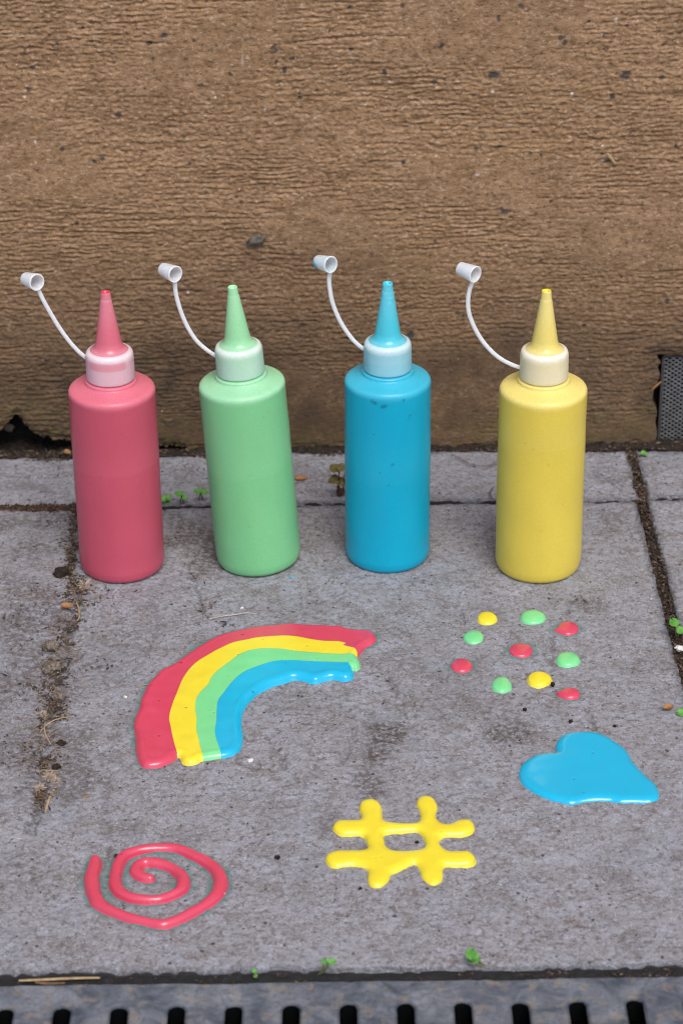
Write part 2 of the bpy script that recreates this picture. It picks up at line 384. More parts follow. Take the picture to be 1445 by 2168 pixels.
# ------------------------------------------------------------------ paint outlines (photo pixels -> ground plane)
RB = ((240, 1260), 2.408); HT = ((840, 1250), 2.388); SP = ((140, 1660), 3.6125); HS = ((640, 1660), 3.44)
rb_out = [(148, 864), (129, 835), (120, 790), (112, 720), (107, 640), (127, 590), (140, 540), (170, 465), (212, 418), (250, 385), (300, 360), (370, 310), (430, 262), (500, 225), (580, 195),
          (660, 177), (760, 160), (850, 153), (940, 151), (1050, 157), (1110, 163), (1150, 160), (1190, 172), (1240, 180), (1290, 180), (1325, 193), (1338, 218), (1325, 245),
          (1290, 262), (1265, 282), (1247, 308), (1240, 322), (1251, 345), (1250, 366), (1235, 378), (1219, 376), (1225, 400), (1213, 419), (1180, 429), (1120, 419), (1080, 425), (1030, 438), (980, 429),
          (920, 420), (860, 435), (790, 460), (740, 490), (700, 530), (668, 570), (655, 610), (650, 660), (655, 700), (660, 740), (650, 780), (620, 810), (570, 825), (540, 828),
          (500, 833), (450, 843), (420, 858), (385, 863), (355, 850), (341, 826), (325, 822), (300, 840), (260, 862), (210, 874), (170, 874)]
b_yel = [(330, 870), (325, 822), (315, 790), (300, 730), (290, 680), (283, 635), (300, 570), (320, 520), (343, 460), (365, 420), (400, 375), (460, 330), (530, 290), (590, 262), (650, 245), (740, 228),
         (850, 220), (940, 225), (1040, 243), (1090, 248), (1150, 248), (1185, 258), (1175, 268), (1225, 282), (1244, 300), (1250, 322), (1300, 335)]
b_grn = [(465, 890), (455, 840), (440, 790), (430, 740), (420, 700), (422, 650), (415, 600), (418, 550), (440, 510), (480, 470), (500, 430), (540, 390), (600, 345), (640, 315), (690, 295), (760, 285),
         (850, 286), (940, 298), (1050, 308), (1150, 312), (1210, 312), (1240, 320), (1300, 325)]
b_blu = [(555, 880), (546, 826), (535, 790), (520, 750), (513, 710), (520, 660), (523, 600), (530, 550), (560, 510), (600, 460), (650, 415), (710, 385), (780, 360), (860, 345), (960, 348), (1050, 352),
         (1140, 355), (1195, 358), (1217, 374), (1260, 390)]
rest = [(1500, 420), (1500, 1100), (330, 1100)]
RB_OUT = spline(gpts(rb_out, *RB)); 
def bandpoly(b): return np.concatenate([spline(gpts(b, *RB), 5, False), gpts(rest, *RB)])
heart = [(801, 822), (800, 790), (812, 760), (840, 735), (890, 722), (960, 720), (1020, 728), (1070, 750), (1110, 775), (1150, 805), (1175, 840), (1190, 870), (1220, 905), (1260, 945), (1300, 980), (1320, 1015),
         (1325, 1045), (1310, 1070), (1270, 1082), (1200, 1081), (1130, 1082), (1080, 1073), (1000, 1072), (940, 1079), (880, 1089), (830, 1080), (780, 1068), (720, 1045), (670, 1015), (630, 980), (614, 940),
         (620, 900), (650, 865), (700, 838), (760, 827), (788, 827)]
HEART = spline(gpts(heart, *HT))
hash_out = [(495, 108), (550, 125), (578, 165), (583, 225), (600, 265), (660, 280), (760, 285), (830, 278), (855, 240), (845, 190), (827, 140), (845, 100), (900, 85), (950, 100), (980, 140), (985, 180), (975, 220),
            (985, 260), (1020, 285), (1070, 290), (1120, 268), (1180, 258), (1230, 268), (1255, 305), (1245, 345), (1190, 372), (1120, 380), (1050, 383), (1000, 405), (1010, 450), (1060, 488), (1130, 492), (1200, 490),
            (1245, 515), (1260, 545), (1240, 580), (1190, 595), (1110, 598), (1040, 600), (1022, 630), (1025, 670), (1005, 715), (950, 740), (900, 720), (865, 680), (850, 620), (830, 592), (800, 590), (750, 615),
            (700, 640), (650, 660), (630, 705), (590, 745), (530, 757), (485, 735), (470, 690), (475, 640), (450, 615), (390, 600), (330, 600), (250, 612), (195, 595), (165, 550), (180, 510), (240, 487), (330, 485),
            (420, 482), (470, 465), (465, 420), (445, 380), (380, 372), (290, 372), (240, 350), (217, 315), (240, 275), (290, 262), (360, 262), (415, 258), (425, 225), (412, 180), (425, 130)]
hash_in = [(590, 380), (620, 362), (700, 358), (780, 352), (840, 355), (880, 395), (892, 440), (870, 475), (800, 488), (720, 492), (650, 485), (610, 455), (597, 420)]
HASH, HOLE = spline(gpts(hash_out, *HS)), spline(gpts(hash_in, *HS, z=0.0003))
spir = [(640, 712, 36), (590, 700, 40), (535, 655, 44), (555, 612, 42), (610, 592, 38), (690, 597, 42), (770, 615, 40), (840, 650, 40), (890, 700, 45), (893, 770, 47), (850, 820, 38), (780, 852, 36), (700, 876, 37),
        (600, 878, 38), (500, 862, 40), (420, 820, 44), (380, 760, 46), (378, 690, 42), (395, 610, 42), (440, 545, 40), (520, 510, 38), (620, 488, 38), (740, 480, 40), (840, 483, 42), (920, 510, 40), (1000, 548, 42),
        (1080, 590, 42), (1150, 650, 46), (1182, 720, 50), (1167, 800, 52), (1130, 860, 48), (1050, 922, 43), (955, 978, 41), (870, 1024, 40), (800, 1052, 41), (735, 1067, 43), (670, 1058, 38), (600, 1043, 38), (500, 1020, 40),
        (400, 985, 40), (310, 945, 44), (250, 900, 50), (215, 830, 48), (200, 760, 52), (195, 690, 50), (213, 630, 46), (222, 575, 42)]
SPI = []
for x, y, r_ in spline(spir, 5, False):
    p = G(SP[0][0]+x/SP[1], SP[0][1]+y/SP[1], .0009); SPI.append((p[0], p[1], r_/SP[1]*depth(p)/FPX*1.03))
SPI = np.array(SPI)
def spiral_sdf(X, Y): return -seg_dist(X, Y, SPI[:-1, :2], SPI[1:, :2], SPI[:-1, 2], SPI[1:, 2])
dots = [('yellow', 454, 136, 48, 34, None), ('green', 686, 130, 62, 36, None), ('red', 862, 187, 52, 36, (793, 200)), ('green', 387, 233, 50, 36, None), ('red', 625, 298, 58, 36, None),
        ('red', 326, 375, 53, 36, None), ('green', 862, 342, 57, 36, None), ('green', 528, 472, 48, 40, None), ('yellow', 718, 442, 58, 38, None), ('red', 872, 516, 51, 29, (806, 515))]
DOTS = []
for c_, x, y, rx, ry, tail in dots:
    pts = []
    for a in np.arange(0, 2*math.pi, math.pi/10):
        px, py = x+rx*math.cos(a)*(1+.03*math.sin(3*a+x)), y+2+(ry-3)*math.sin(a)
        pts.append((px, py))
    if tail:
        tx, ty = tail; k = max(range(len(pts)), key=lambda i_: -math.hypot(pts[i_][0]-tx, pts[i_][1]-ty))
        pts[k] = tail
        pts[k-1] = ((pts[k-1][0]*.8+tx*.2), pts[k-1][1]); pts[(k+1) % len(pts)] = (pts[(k+1) % len(pts)][0]*.8+tx*.2, pts[(k+1) % len(pts)][1])
    DOTS.append((c_, spline(gpts(pts, *HT), 4)))

# ------------------------------------------------------------------ paving slabs
n_ter = nmap(11, .05, .035); n_ter2 = nmap(12, .018, .014); n_sg = nmap(13, .0025, .0022); n_sf = nmap(14, .0011, .0011); n_pore = nmap(15, .0014, .0012); n_stn = nmap(16, .012, .012)
def terrace(X, Y):
    a = samp(n_ter, X, Y)*1.1+.35*samp(n_ter2, X, Y); q = a*1.6
    fr = q-np.floor(q); return (np.floor(q)+smoothstep(.38, .62, fr))/1.6
GROOVES = [([(388, 1165), (400, 1200), (420, 1260), (432, 1300), (470, 1320), (500, 1326)], .0011, .0006, .5),
           ([(520, 1562), (565, 1565), (588, 1585), (598, 1613), (588, 1630), (540, 1628), (500, 1610)], .0016, .0007, .5),
           ([(800, 1412), (826, 1440), (845, 1490), (870, 1530)], .0014, .0004, .25),
           ([(738, 1500), (750, 1560), (720, 1620)], .0016, .0004, .2),
           ([(1222, 1258), (1200, 1290), (1192, 1320)], .0010, .0004, .3), ([(1168, 1345), (1168, 1400), (1172, 1425)], .001, .0004, .35),
           ([(1240, 1500), (1262, 1552)], .001, .0004, .2), ([(1060, 1500), (1085, 1560)], .002, .0003, .3),
           ([(165, 1062), (158, 1130), (150, 1215), (165, 1250), (150, 1300), (140, 1370), (118, 1410), (122, 1480), (104, 1530), (94, 1600), (94, 1650), (84, 1700), (66, 1760)], .0022, .0010, .75),
           ([(240, 1450), (300, 1400), (330, 1330), (330, 1280)], .0015, .0003, .15), ([(230, 1640), (225, 1760), (240, 1830)], .0016, .0003, .15),
           ([(0, 1005), (60, 1010), (160, 1008)], .0008, .0006, .6)]
STAINS = [(60, 1290, 110, 100, .5), (70, 1430, 120, 110, .5), (230, 1380, 90, 60, .25), (40, 1560, 90, 80, .4), (980, 1480, 160, 60, .28), (640, 1290, 140, 40, .2), (620, 1480, 60, 30, .2), (830, 1555, 60, 40, .8), (790, 1610, 45, 40, .8), (775, 1660, 40, 40, .6), (1060, 1530, 60, 45, .6), (700, 1740, 45, 30, .45), (90, 1100, 90, 45, .6), (60, 1170, 80, 40, .5), (150, 1640, 40, 120, .5), (100, 1450, 50, 110, .5),
          (75, 1620, 50, 90, .6), (400, 1130, 50, 50, .6), (440, 1180, 50, 40, .6), (720, 1150, 60, 50, .4), (1010, 1300, 60, 30, .2), (240, 1760, 60, 20, .4), (60, 1830, 60, 50, .35), (870, 1390, 50, 30, .35), (1250, 1280, 40, 20, .4), (1300, 1110, 50, 35, .4),
          (1285, 1010, 45, 25, .4), (560, 1010, 120, 25, .3), (90, 1030, 80, 20, .4), (790, 1790, 30, 30, .4), (330, 1300, 50, 60, .25), (600, 1700, 60, 30, .3), (1390, 1040, 30, 12, .5), (850, 2000, 60, 20, .2), (1340, 1990, 30, 15, .4)]
def slab(x0, x1, y0, y1, seed, dense, detail=False, z=0., edge_w=.010):
    st = .0006
    xs = axis(x0, x1, max(x0, -.235) if dense else (x0+x1)/2, min(x1, .235) if dense else (x0+x1)/2+.01, st if dense else .004, .006)
    ys = axis(y0, y1, y0, y1, st if dense else .004, .006); ys = ys[(ys <= y1)]
    if ys[-1] < y1-1e-5: ys = np.append(ys, y1)
    X, Y = np.meshgrid(xs, ys); ox, oy = X+seed*.137, Y+seed*.211
    wob = .0004*samp(n_sg, ox, oy)+.0005*samp(n_stn, ox, oy)
    e = np.minimum(np.minimum(X-x0, x1-X), np.minimum(Y-y0, y1-Y)) + wob
    h = .00032*terrace(ox, oy) + .00010*samp(n_sg, ox, oy) + .00007*samp(n_sf, ox, oy) + .0003*samp(n_ter, ox+.3, oy)
    pr = samp(n_pore, ox, oy); pore = smoothstep(2.6, 3.1, pr); h -= .0006*smoothstep(2.7, 3.4, pr)
    h -= .0014*np.clip(1-e/.0015, 0, 1.2)**2
    stain = .22*smoothstep(.6, 2.2, samp(n_stn, ox, oy))
    edge = .85*smoothstep(np.clip(.0048+.0012*samp(n_stn, ox, oy)+.0014*samp(n_sg, ox, oy)-.0022*(Y < y0+.012)*(y0 < -.3), .0012, .009), .0003, e) ; halo = np.zeros_like(X)
    if detail:
        for pts, w_, dep, s_ in GROOVES:
            P = np.array([G(x, y)[:2] for x, y in pts]); dd = line_dist(X, Y, spline(P, 5, False))+.0007*samp(n_sg, ox, oy)
            h -= 2.*dep*np.exp(-(dd/w_)**2); stain = np.maximum(stain, max(s_, .45)*np.exp(-(dd/(w_*1.6))**2)); h += .0003*smoothstep(.004, 0, dd)*(dd > w_)
        for x, y, a, b, s_ in STAINS:
            p = G(x, y); k = depth(p)/FPX
            s_ = min(.95, s_*1.25); q = np.hypot((X-p[0])/(a*k), (Y-p[1])/(b*k/.55)) + .35*samp(n_stn, X, Y)+.12*samp(n_sg, X, Y)
            stain = np.maximum(stain, s_*smoothstep(1.3, .2, q))
        w_ = .0034+.0007*samp(n_sg, X, Y)
        dd = -poly_sdf_box(X, Y, RB_OUT, .012); blue_side = poly_sdf_box(X, Y, bandpoly(b_yel), .012) > -.004
        halo = np.where(blue_side, 0, smoothstep(w_, 0, dd))
        m = (np.abs(X-SPI[:, 0].mean()) < .05) & (np.abs(Y-SPI[:, 1].mean()) < .06)
        dd = np.full(X.shape, 1.); dd[m] = -spiral_sdf(X[m], Y[m]); halo = np.maximum(halo, smoothstep(w_*1.15, 0, dd))
        for c_, P in DOTS:
            if c_ == 'red': halo = np.maximum(halo, .8*smoothstep(w_*1.2, 0, -poly_sdf_box(X, Y, P, .012)))
    V = np.stack([X, Y, h+z], -1).reshape(-1, 3); nu, nv = len(xs), len(ys); F = quads(nu, nv)
    idx = np.arange(nu*nv).reshape(nv, nu)
    ring = np.concatenate([idx[0, :], idx[1:, -1], idx[-1, -2::-1], idx[-2:0:-1, 0]]); nr = len(ring)
    low = V[ring].copy(); low[:, 2] = z-.04; mid_ = V[ring].copy(); mid_[:, 2] -= .0007; b = len(V); k = np.arange(nr); k2 = (k+1) % nr
    F = np.concatenate([F, np.stack([ring[k], b+k, b+k2, ring[k2]], -1), np.stack([b+k, b+nr+k, b+nr+k2, b+k2], -1)])
    V = np.concatenate([V, mid_, low]); pad = lambda a, v=0.: np.concatenate([np.clip(a, 0, 1).ravel(), np.full(2*nr, v)])
    o = mesh('paving_slab', V, F, M_SLAB, attrs=dict(stain=pad(stain, .8), edge=pad(edge, 1.), halo=pad(halo), pore=pad(pore, .9)))
    return o
def poly_sdf_box(X, Y, P, margin):
    lo, hi = P[:, :2].min(0)-margin, P[:, :2].max(0)+margin
    m = (X > lo[0]) & (X < hi[0]) & (Y > lo[1]) & (Y < hi[1]); out = np.full(X.shape, -1.); out[m] = poly_sdf(X[m], Y[m], P); return out
YF, YJ0, YJ1, YB = -.3770, .0655, .0700, .1375
XJ0, XJ1 = .1832, .1902
SG = 'concrete paving slabs along the wall'
tag(slab(-.42, XJ0, YF, YJ0, 0, True, True), 'large grey paving slab that carries the bottles and paint drawings', 'paving slab', SG, 'structure')
tag(slab(XJ1, .80, YF, YJ0, 1, True), 'grey paving slab right of the soil-filled joint beside the heart', 'paving slab', SG, 'structure')
tag(slab(-.42, XJ0+.003, YJ1, YB, 2, True, True), 'narrow grey slab strip between the bottles and the wall', 'paving slab', SG, 'structure')
tag(slab(XJ1+.001, .80, YJ1, YB-.002, 3, True), 'narrow slab strip in front of the metal mesh', 'paving slab', SG, 'structure')
tag(slab(-1.05, -.426, YF, YB, 4, False), 'grey paving slab farther left along the wall', 'paving slab', SG, 'structure')

# ground below and around
def flat(name, x0, x1, y0, y1, z, mat, n=2):
    V = np.array([(x0, y0, z), (x1, y0, z), (x1, y1, z), (x0, y1, z)]); return mesh(name, V, np.array([[0, 1, 2, 3]]), mat, smooth=False)
tag(flat('ground', -40, 40, -40, 40, -.09, simple('far_ground', (.16, .155, .16), (.11, .105, .105), 60, .9)), kind='structure')
def soilbed():
    xs = axis(-1.05, .8, -.235, .235, .0008, .01); ys = axis(YF+.002, YW+.03, YJ0-.002, YW+.03, .0008, .006)
    X, Y = np.meshgrid(xs, ys)
    z = -.0036+.0007*samp(n_sg, X, Y)+.0004*samp(n_sf, X, Y)
    z += .0040*smoothstep(YB-.002, YB+.003, Y)+.0012*smoothstep(YB+.004, YW+.01, Y)*samp(n_stn, X, Y)
    z -= .004*smoothstep(-.10, -.16, X)*smoothstep(YB, YB+.004, Y)
    z = np.where((Y < YB) & (X < XJ0-.01) & (X > -.14), z-.002, z)
    V = np.stack([X, Y, z], -1).reshape(-1, 3)
    return tag(mesh('soil', V, quads(len(xs), len(ys)), M_BED), kind='structure')
soilbed()
def front_joint():
    # narrow dark strip of filler between the slabs and the grate
    xs = axis(-1.05, .8, -.2, .2, .001, .01); ys = np.arange(-.3850, YF+.0021, .0006); X, Y = np.meshgrid(xs, ys)
    z = -.0024+.0003*samp(n_sg, X, Y); V = np.stack([X, Y, z], -1).reshape(-1, 3)
    return tag(mesh('joint_filler', V, quads(len(xs), len(ys)), M_DARK), kind='structure')
front_joint()
tag(flat('pavement', -4, 4, -4, -.512, -.002, M_SLAB), kind='structure')

# ------------------------------------------------------------------ drain grate
def grate():
    x0, x1, y0, y1 = -.60, .60, -.510, -.3835
    xs = np.arange(x0, x1+.0001, .0006); ys = np.concatenate([np.arange(y0, -.425, .0015), np.arange(-.425, y1+.0001, .0005)])
    X, Y = np.meshgrid(xs, ys); Pp = .02537; xc = (X+.1524+Pp/2) % Pp - Pp/2
    skew = 0
    R_ = .0038; yt = -.3985-R_; yb = -.492
    dyv = np.where(Y > yt, Y-yt, np.where(Y < yb, Y-yb, 0.)); rad = np.hypot(xc, dyv)+1e-9; s = rad-R_
    near = np.abs(s) < .00034; X = np.where(near, X-s*xc/rad, X); Y = np.where(near, Y-s*dyv/rad, Y); s = np.where(near, 0, s)
    z = -.0010*np.clip(1-s/.0016, 0, 1)**2 + .00012*samp(n_sg, X, Y)+.0002*samp(n_ter2, X, Y) + .0006*smoothstep(.003, .008, s)
    e = np.minimum(Y-y0, y1-Y); z -= .0015*np.clip(1-e/.0018, 0, 1)**2
    V = np.stack([X, Y, z-.0012], -1).reshape(-1, 3); nu, nv = len(xs), len(ys); F = quads(nu, nv)
    F = F[(s.ravel()[F] >= -1e-9).all(1)]
    E_ = np.concatenate([F[:, [0, 1]], F[:, [1, 2]], F[:, [2, 3]], F[:, [3, 0]]]); key = np.sort(E_, 1); key = key[:, 0]*(nu*nv)+key[:, 1]
    _, first, cnt = np.unique(key, return_index=True, return_counts=True); BE = E_[first[cnt == 1]]
    bv, inv = np.unique(BE, return_inverse=True); inv = inv.reshape(-1, 2)
    lo1 = V[bv].copy(); lo1[:, 2] -= .0006; lo2 = V[bv].copy(); lo2[:, 2] = -.014; b0 = len(V); b1 = b0+len(bv)
    F = np.concatenate([F, np.stack([BE[:, 1], BE[:, 0], b0+inv[:, 0], b0+inv[:, 1]], -1), np.stack([b0+inv[:, 1], b0+inv[:, 0], b1+inv[:, 0], b1+inv[:, 1]], -1)])
    V = np.concatenate([V, lo1, lo2])
    m, n, l, bs = material('cast_grate')
    c = mix(n, l, ramp(n, l, noise(n, l, 60, 5, .6, dist=.8), [(.35, 0.), (.65, 1.)]), (.048, .062, .085), (.165, .178, .205))
    c = mix(n, l, ramp(n, l, noise(n, l, 130, 4, .6), [(.54, 0.), (.66, .75)]), c, (.19, .165, .14))
    c = mix(n, l, ramp(n, l, noise(n, l, 600, 3, .6), [(.3, .6), (.5, 0.)]), c, (.06, .06, .07))
    c = mix(n, l, attr(n, 'slot'), c, (.004, .0045, .005))  # shade on the slot walls painted near-black; grime on the rims
    l.new(c, bs.inputs['Base Color']); bs.inputs['Roughness'].default_value = .6; l.new(mathn(n, l, 'MULTIPLY', mathn(n, l, 'SUBTRACT', 1., attr(n, 'slot')), .4), bs.inputs['Specular IOR Level'])
    bump(n, l, bs, noise(n, l, 400, 4, .6), .5, .0006)
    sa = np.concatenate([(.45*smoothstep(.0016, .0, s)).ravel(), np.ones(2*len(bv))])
    o = mesh('drain_grate', V, F, m, attrs=dict(slot=sa))
    tag(o, 'long grey slotted drain grate along the bottom of the slab', 'drain grate')
grate()
tag(flat('drain_channel', -.6, .6, -.511, -.3837, -.060, M_DARK), kind='structure')  # near-black sheet, colours in the dark depth seen through the slots

# ------------------------------------------------------------------ paint drawings
PC = dict(red=((.60, .062, .115), (.46, .03, .06)), yellow=((.78, .66, .04), (.68, .47, .012)), green=((.19, .65, .27), (.12, .48, .17)), blue=((.008, .42, .66), (.005, .30, .53)))
M_P = {k: paint_mat(k+'_paint', *v) for k, v in PC.items()}
n_pw = nmap(21, .006, .006)
def paint_field(name, x0, x1, y0, y1, zf, mat, parent=None, st=.00035, pits=()):
    xs = np.arange(x0, x1, st); ys = np.arange(y0, y1, st); X, Y = np.meshgrid(xs, ys); Z = zf(X, Y)
    pit = np.zeros_like(X)
    for px, py, r_, *_f in pits:
        q = np.hypot(X-px, Y-py); Z -= .0007*np.exp(-(q/r_)**2); pit = np.maximum(pit, np.exp(-(q/(r_*.9))**2))
    F = quads(len(xs), len(ys)); keep = (Z.ravel()[F] > -.0012).any(1); F = F[keep]
    used, inv = np.unique(F, return_inverse=True); V = np.stack([X, Y, Z], -1).reshape(-1, 3)[used]
    return mesh(name, V, inv.reshape(-1, 4), mat, parent, attrs=dict(pit=pit.ravel()[used]))
def rim(s, w, h, k=1.6):
    t = np.clip(s/w, 0, 1); return .0003+np.where(s > 0, h*np.sqrt(np.maximum(0, 1-(1-t)**2)), k*s)
def bbox(P, m=.0015): return P[:, 0].min()-m, P[:, 0].max()+m, P[:, 1].min()-m, P[:, 1].max()+m
def rainbow():
    bb = bbox(RB_OUT); c = RB_OUT.mean(0)
    root = empty('rainbow_drawing', (c[0], c[1], 0))
    tag(root, 'four-band rainbow of wet paint, red outside and blue inside', 'paint drawing', 'wet paint drawings on the slab')
    cache = {}
    def H(X, Y):
        if 'h' not in cache:
            s = poly_sdf(X, Y, RB_OUT)+.00016*samp(n_pw, X, Y); cache['h'] = rim(s, .0042, .0023)+np.where(s > 0, 1, 0)*(.00009*samp(n_pw, X, Y)+.0002*np.exp(-((s-.003)/.0018)**2))
        return cache['h']
    P = lambda lst: [(*G(RB[0][0]+x/RB[1], RB[0][1]+y/RB[1], .0016)[:2], r_) for x, y, r_ in lst]
    pits = dict(red=P([(658, 206, .0006), (345, 350, .0008), (232, 543, .0006), (235, 723, .0006), (190, 465, .0006), (938, 208, .0004), (190, 750, .0003), (305, 533, .0003)]),
                yellow=P([(985, 265, .0005), (635, 308, .0005), (370, 578, .0006), (760, 232, .0004)]), green=P([(1040, 330, .0003), (487, 592, .0003), (512, 606, .0004), (585, 420, .0003)]),
                blue=P([(880, 352, .0004), (712, 495, .0006)]))
    for k, (nm, b) in enumerate((('red', None), ('yellow', b_yel), ('green', b_grn), ('blue', b_blu))):
        def zf(X, Y, k=k, b=b):
            h = H(X, Y)
            if b is None: return h.copy()
            s = poly_sdf(X, Y, bandpoly(b)); return h+np.maximum(np.minimum(.00010*k, (s-.0002)*.8), -.004)
        o = paint_field('band', *bb, zf, M_P[nm], None, pits=[(a_, b_, c_, g_ == nm) for g_ in pits for a_, b_, c_ in pits[g_]]); o.parent = root
        o.location = (-c[0], -c[1], 0); o['label'] = nm+' band of the rainbow'
rainbow()
def local(o, c):
    """move the origin of a finished mesh to c"""
    me = o.data; n_ = len(me.vertices); a = np.empty(n_*3, np.float32); me.vertices.foreach_get('co', a)
    a = a.reshape(-1, 3)-np.array([c[0], c[1], 0], np.float32); me.vertices.foreach_set('co', a.ravel()); o.location = (c[0], c[1], 0); me.update()
PG = 'wet paint drawings on the slab'
def pond(name, P, zf, mat, label, cat, group, pits=()):
    o = paint_field(name, *bbox(P), zf, mat, pits=pits, st=.0003); local(o, P.mean(0)); return tag(o, label, cat, group)
hp = [(*G(HT[0][0]+x/HT[1], HT[0][1]+y/HT[1], .0016)[:2], r_) for x, y, r_ in ((987, 834, .0005), (892, 968, .0004), (940, 1035, .0004))]
def heart_z(X, Y):
    s = poly_sdf(X, Y, HEART); return rim(s, .0050, .0030)+(s > 0)*.00004*samp(n_pw, X, Y)
pond('heart_drawing', HEART, heart_z, M_P['blue'], 'glossy blue paint puddle shaped like a lopsided heart', 'paint drawing', PG, hp)
def hash_z(X, Y):
    s = np.minimum(poly_sdf(X, Y, HASH), -poly_sdf(X, Y, HOLE))-.0003; return rim(s, .0046, .0024)+(s > 0)*.00007*samp(n_pw, X, Y)
pond('hash_drawing', HASH, hash_z, M_P['yellow'], 'yellow wet paint hash sign with rounded ends', 'paint drawing', PG,
     [(*G(HS[0][0]+x/HS[1], HS[0][1]+y/HS[1], .0022)[:2], .0003) for x, y in ((575, 535), (530, 540), (970, 372), (1005, 345))])
def spiral_z(X, Y):
    s = spiral_sdf(X, Y); return rim(s, .0031, .0025)+(s > 0)*.00012*samp(n_pw, X, Y)
pond('spiral_drawing', SPI[:, :2]+np.sign(SPI[:, :2]-SPI[:, :2].mean(0))*.004, spiral_z, M_P['red'], 'red wet paint line curled into a spiral', 'paint drawing', PG,
     [(*G(SP[0][0]+x/SP[1], SP[0][1]+y/SP[1], .0022)[:2], .0005) for x, y in ((995, 505), (425, 540))])
dl = ['yellow paint dot farthest back, left of the wide green dot', 'wide green paint dot at the back of the dot cluster', 'red teardrop paint dot behind, at the back right of the cluster', 'small green paint dot below the back yellow dot',
      'red paint dot in the middle of the dot cluster', 'red paint dot at the far left of the cluster', 'green paint dot at the right side, below the back red teardrop', 'roundish green paint dot at the front left of the cluster',
      'yellow paint dot near the front, between green and red dots', 'flat red pointed paint dot at the front right of the cluster']
for (c_, P), lb in zip(DOTS, dl):
    def dz(X, Y, P=P):
        s = poly_sdf(X, Y, P); m_ = max(s.max(), .003); return rim(s, m_*.95, .0017)
    pond('paint_dot', P, dz, M_P[c_], lb, 'paint dot', 'cluster of paint dots')

# ------------------------------------------------------------------ squeeze bottles
def lathe(prof, seg=96, sub=1):
    """prof: list of (r, z) -> V, F (quads; poles closed by tiny rings)"""
    P = []
    for (r0, z0), (r1, z1) in zip(prof[:-1], prof[1:]):
        k = max(1, int(math.hypot(r1-r0, z1-z0)/sub)) if sub < .5 else 1
        for j in range(k): P.append((r0+(r1-r0)*j/k, z0+(z1-z0)*j/k))
    P.append(prof[-1]); P = np.array(P); a = np.arange(seg)*2*math.pi/seg
    V = np.stack([P[:, None, 0]*np.cos(a), P[:, None, 0]*np.sin(a), P[:, None, 1]+0*a], -1).reshape(-1, 3)
    i = np.arange(len(P)-1)[:, None]*seg; j = np.arange(seg)[None, :]; j2 = (j+1) % seg
    F = np.stack([i+j, i+j2, i+seg+j2, i+seg+j], -1).reshape(-1, 4); return V, F
def tube(path, w, t, seg=12, flat_dir=None, taper=None):
    """elliptical tube along path (n,3): half-width w across, half-thickness t along flat_dir"""
    path = np.asarray(path, float); n_ = len(path); V = []
    T = np.gradient(path, axis=0); T /= np.linalg.norm(T, axis=1)[:, None]
    for k in range(n_):
        fd = np.array(flat_dir if flat_dir is not None else (0, 0, 1.)); b = np.cross(T[k], fd)
        if np.linalg.norm(b) < 1e-6: b = np.cross(T[k], (1, 0, 0))
        b /= np.linalg.norm(b); c = np.cross(b, T[k]); s_ = taper[k] if taper is not None else 1
        for q in range(seg):
            a = 2*math.pi*q/seg; V.append(path[k]+(b*w*math.cos(a)+c*t*math.sin(a))*s_)
    i = np.arange(n_-1)[:, None]*seg; j = np.arange(seg)[None, :]; j2 = (j+1) % seg
    F = np.stack([i+j, i+j2, i+seg+j2, i+seg+j], -1).reshape(-1, 4).tolist()
    F.append(list(range(seg))[::-1]); F.append(list(range((n_-1)*seg, n_*seg)))
    return np.array(V), F
BODY = [(.0001, .0012), (.019, .0012), (.0208, .0), (.0224, .0002), (.0237, .0011), (.0246, .0028), (.0251, .0060), (.0251, .012), (.0251, .1136), (.02503, .1149), (.0247, .1159), (.0241, .1168), (.0232, .1174), (.0218, .1179),
        (.0190, .1187), (.0168, .1197), (.0156, .1202), (.0148, .1209), (.0149, .1214), (.0147, .1220), (.0132, .1223), (.0126, .1226), (.0126, .130)]
COLLAR = [(.0128, .1232), (.0133, .1229), (.01365, .1234), (.01352, .137), (.01335, .1385), (.0128, .1397), (.0118, .1403), (.0106, .1406), (.0100, .1406), (.0096, .14055)]
NOZZ = [(.0108, .14055), (.0098, .1412), (.0087, .1422), (.0079, .1436), (.0073, .1455), (.0070, .1475), (.0033, .1705), (.00315, .1708), (.0031, .1712), (.0027, .1752), (.00255, .1757), (.0022, .1757), (.0018, .1750), (.0001, .1735)]
CUPW = [(.0001, -.0118), (.0030, -.0118), (.0036, -.0115), (.0038, -.0108), (.0048, -.0004), (.00485, .0), (.0045, .0003), (.0041, .0), (.0033, -.0095), (.0001, -.0100)]
white_tints = dict(red=(.76, .54, .60), green=(.55, .76, .63), blue=(.42, .68, .76), yellow=(.82, .76, .56))
body_col = dict(red=(.52, .085, .135), green=(.20, .55, .26), blue=(.002, .38, .58), yellow=(.72, .57, .085))
pale_col = dict(red=(.74, .20, .27), green=(.37, .71, .45), blue=(.06, .48, .65), yellow=(.82, .70, .24))
wet_col = dict(red=(.64, .05, .08), green=(.35, .75, .40), blue=(.05, .50, .68), yellow=(.82, .60, .04))
nozz_col = dict(red=(.64, .15, .21), green=(.31, .66, .36), blue=(.07, .53, .66), yellow=(.76, .63, .18))
M_STRAP = plastic_mat('milky_plastic', (.80, .81, .84), (.80, .81, .84), (.80, .81, .84), .3, .8, .006)
Z_ = (2.258,)
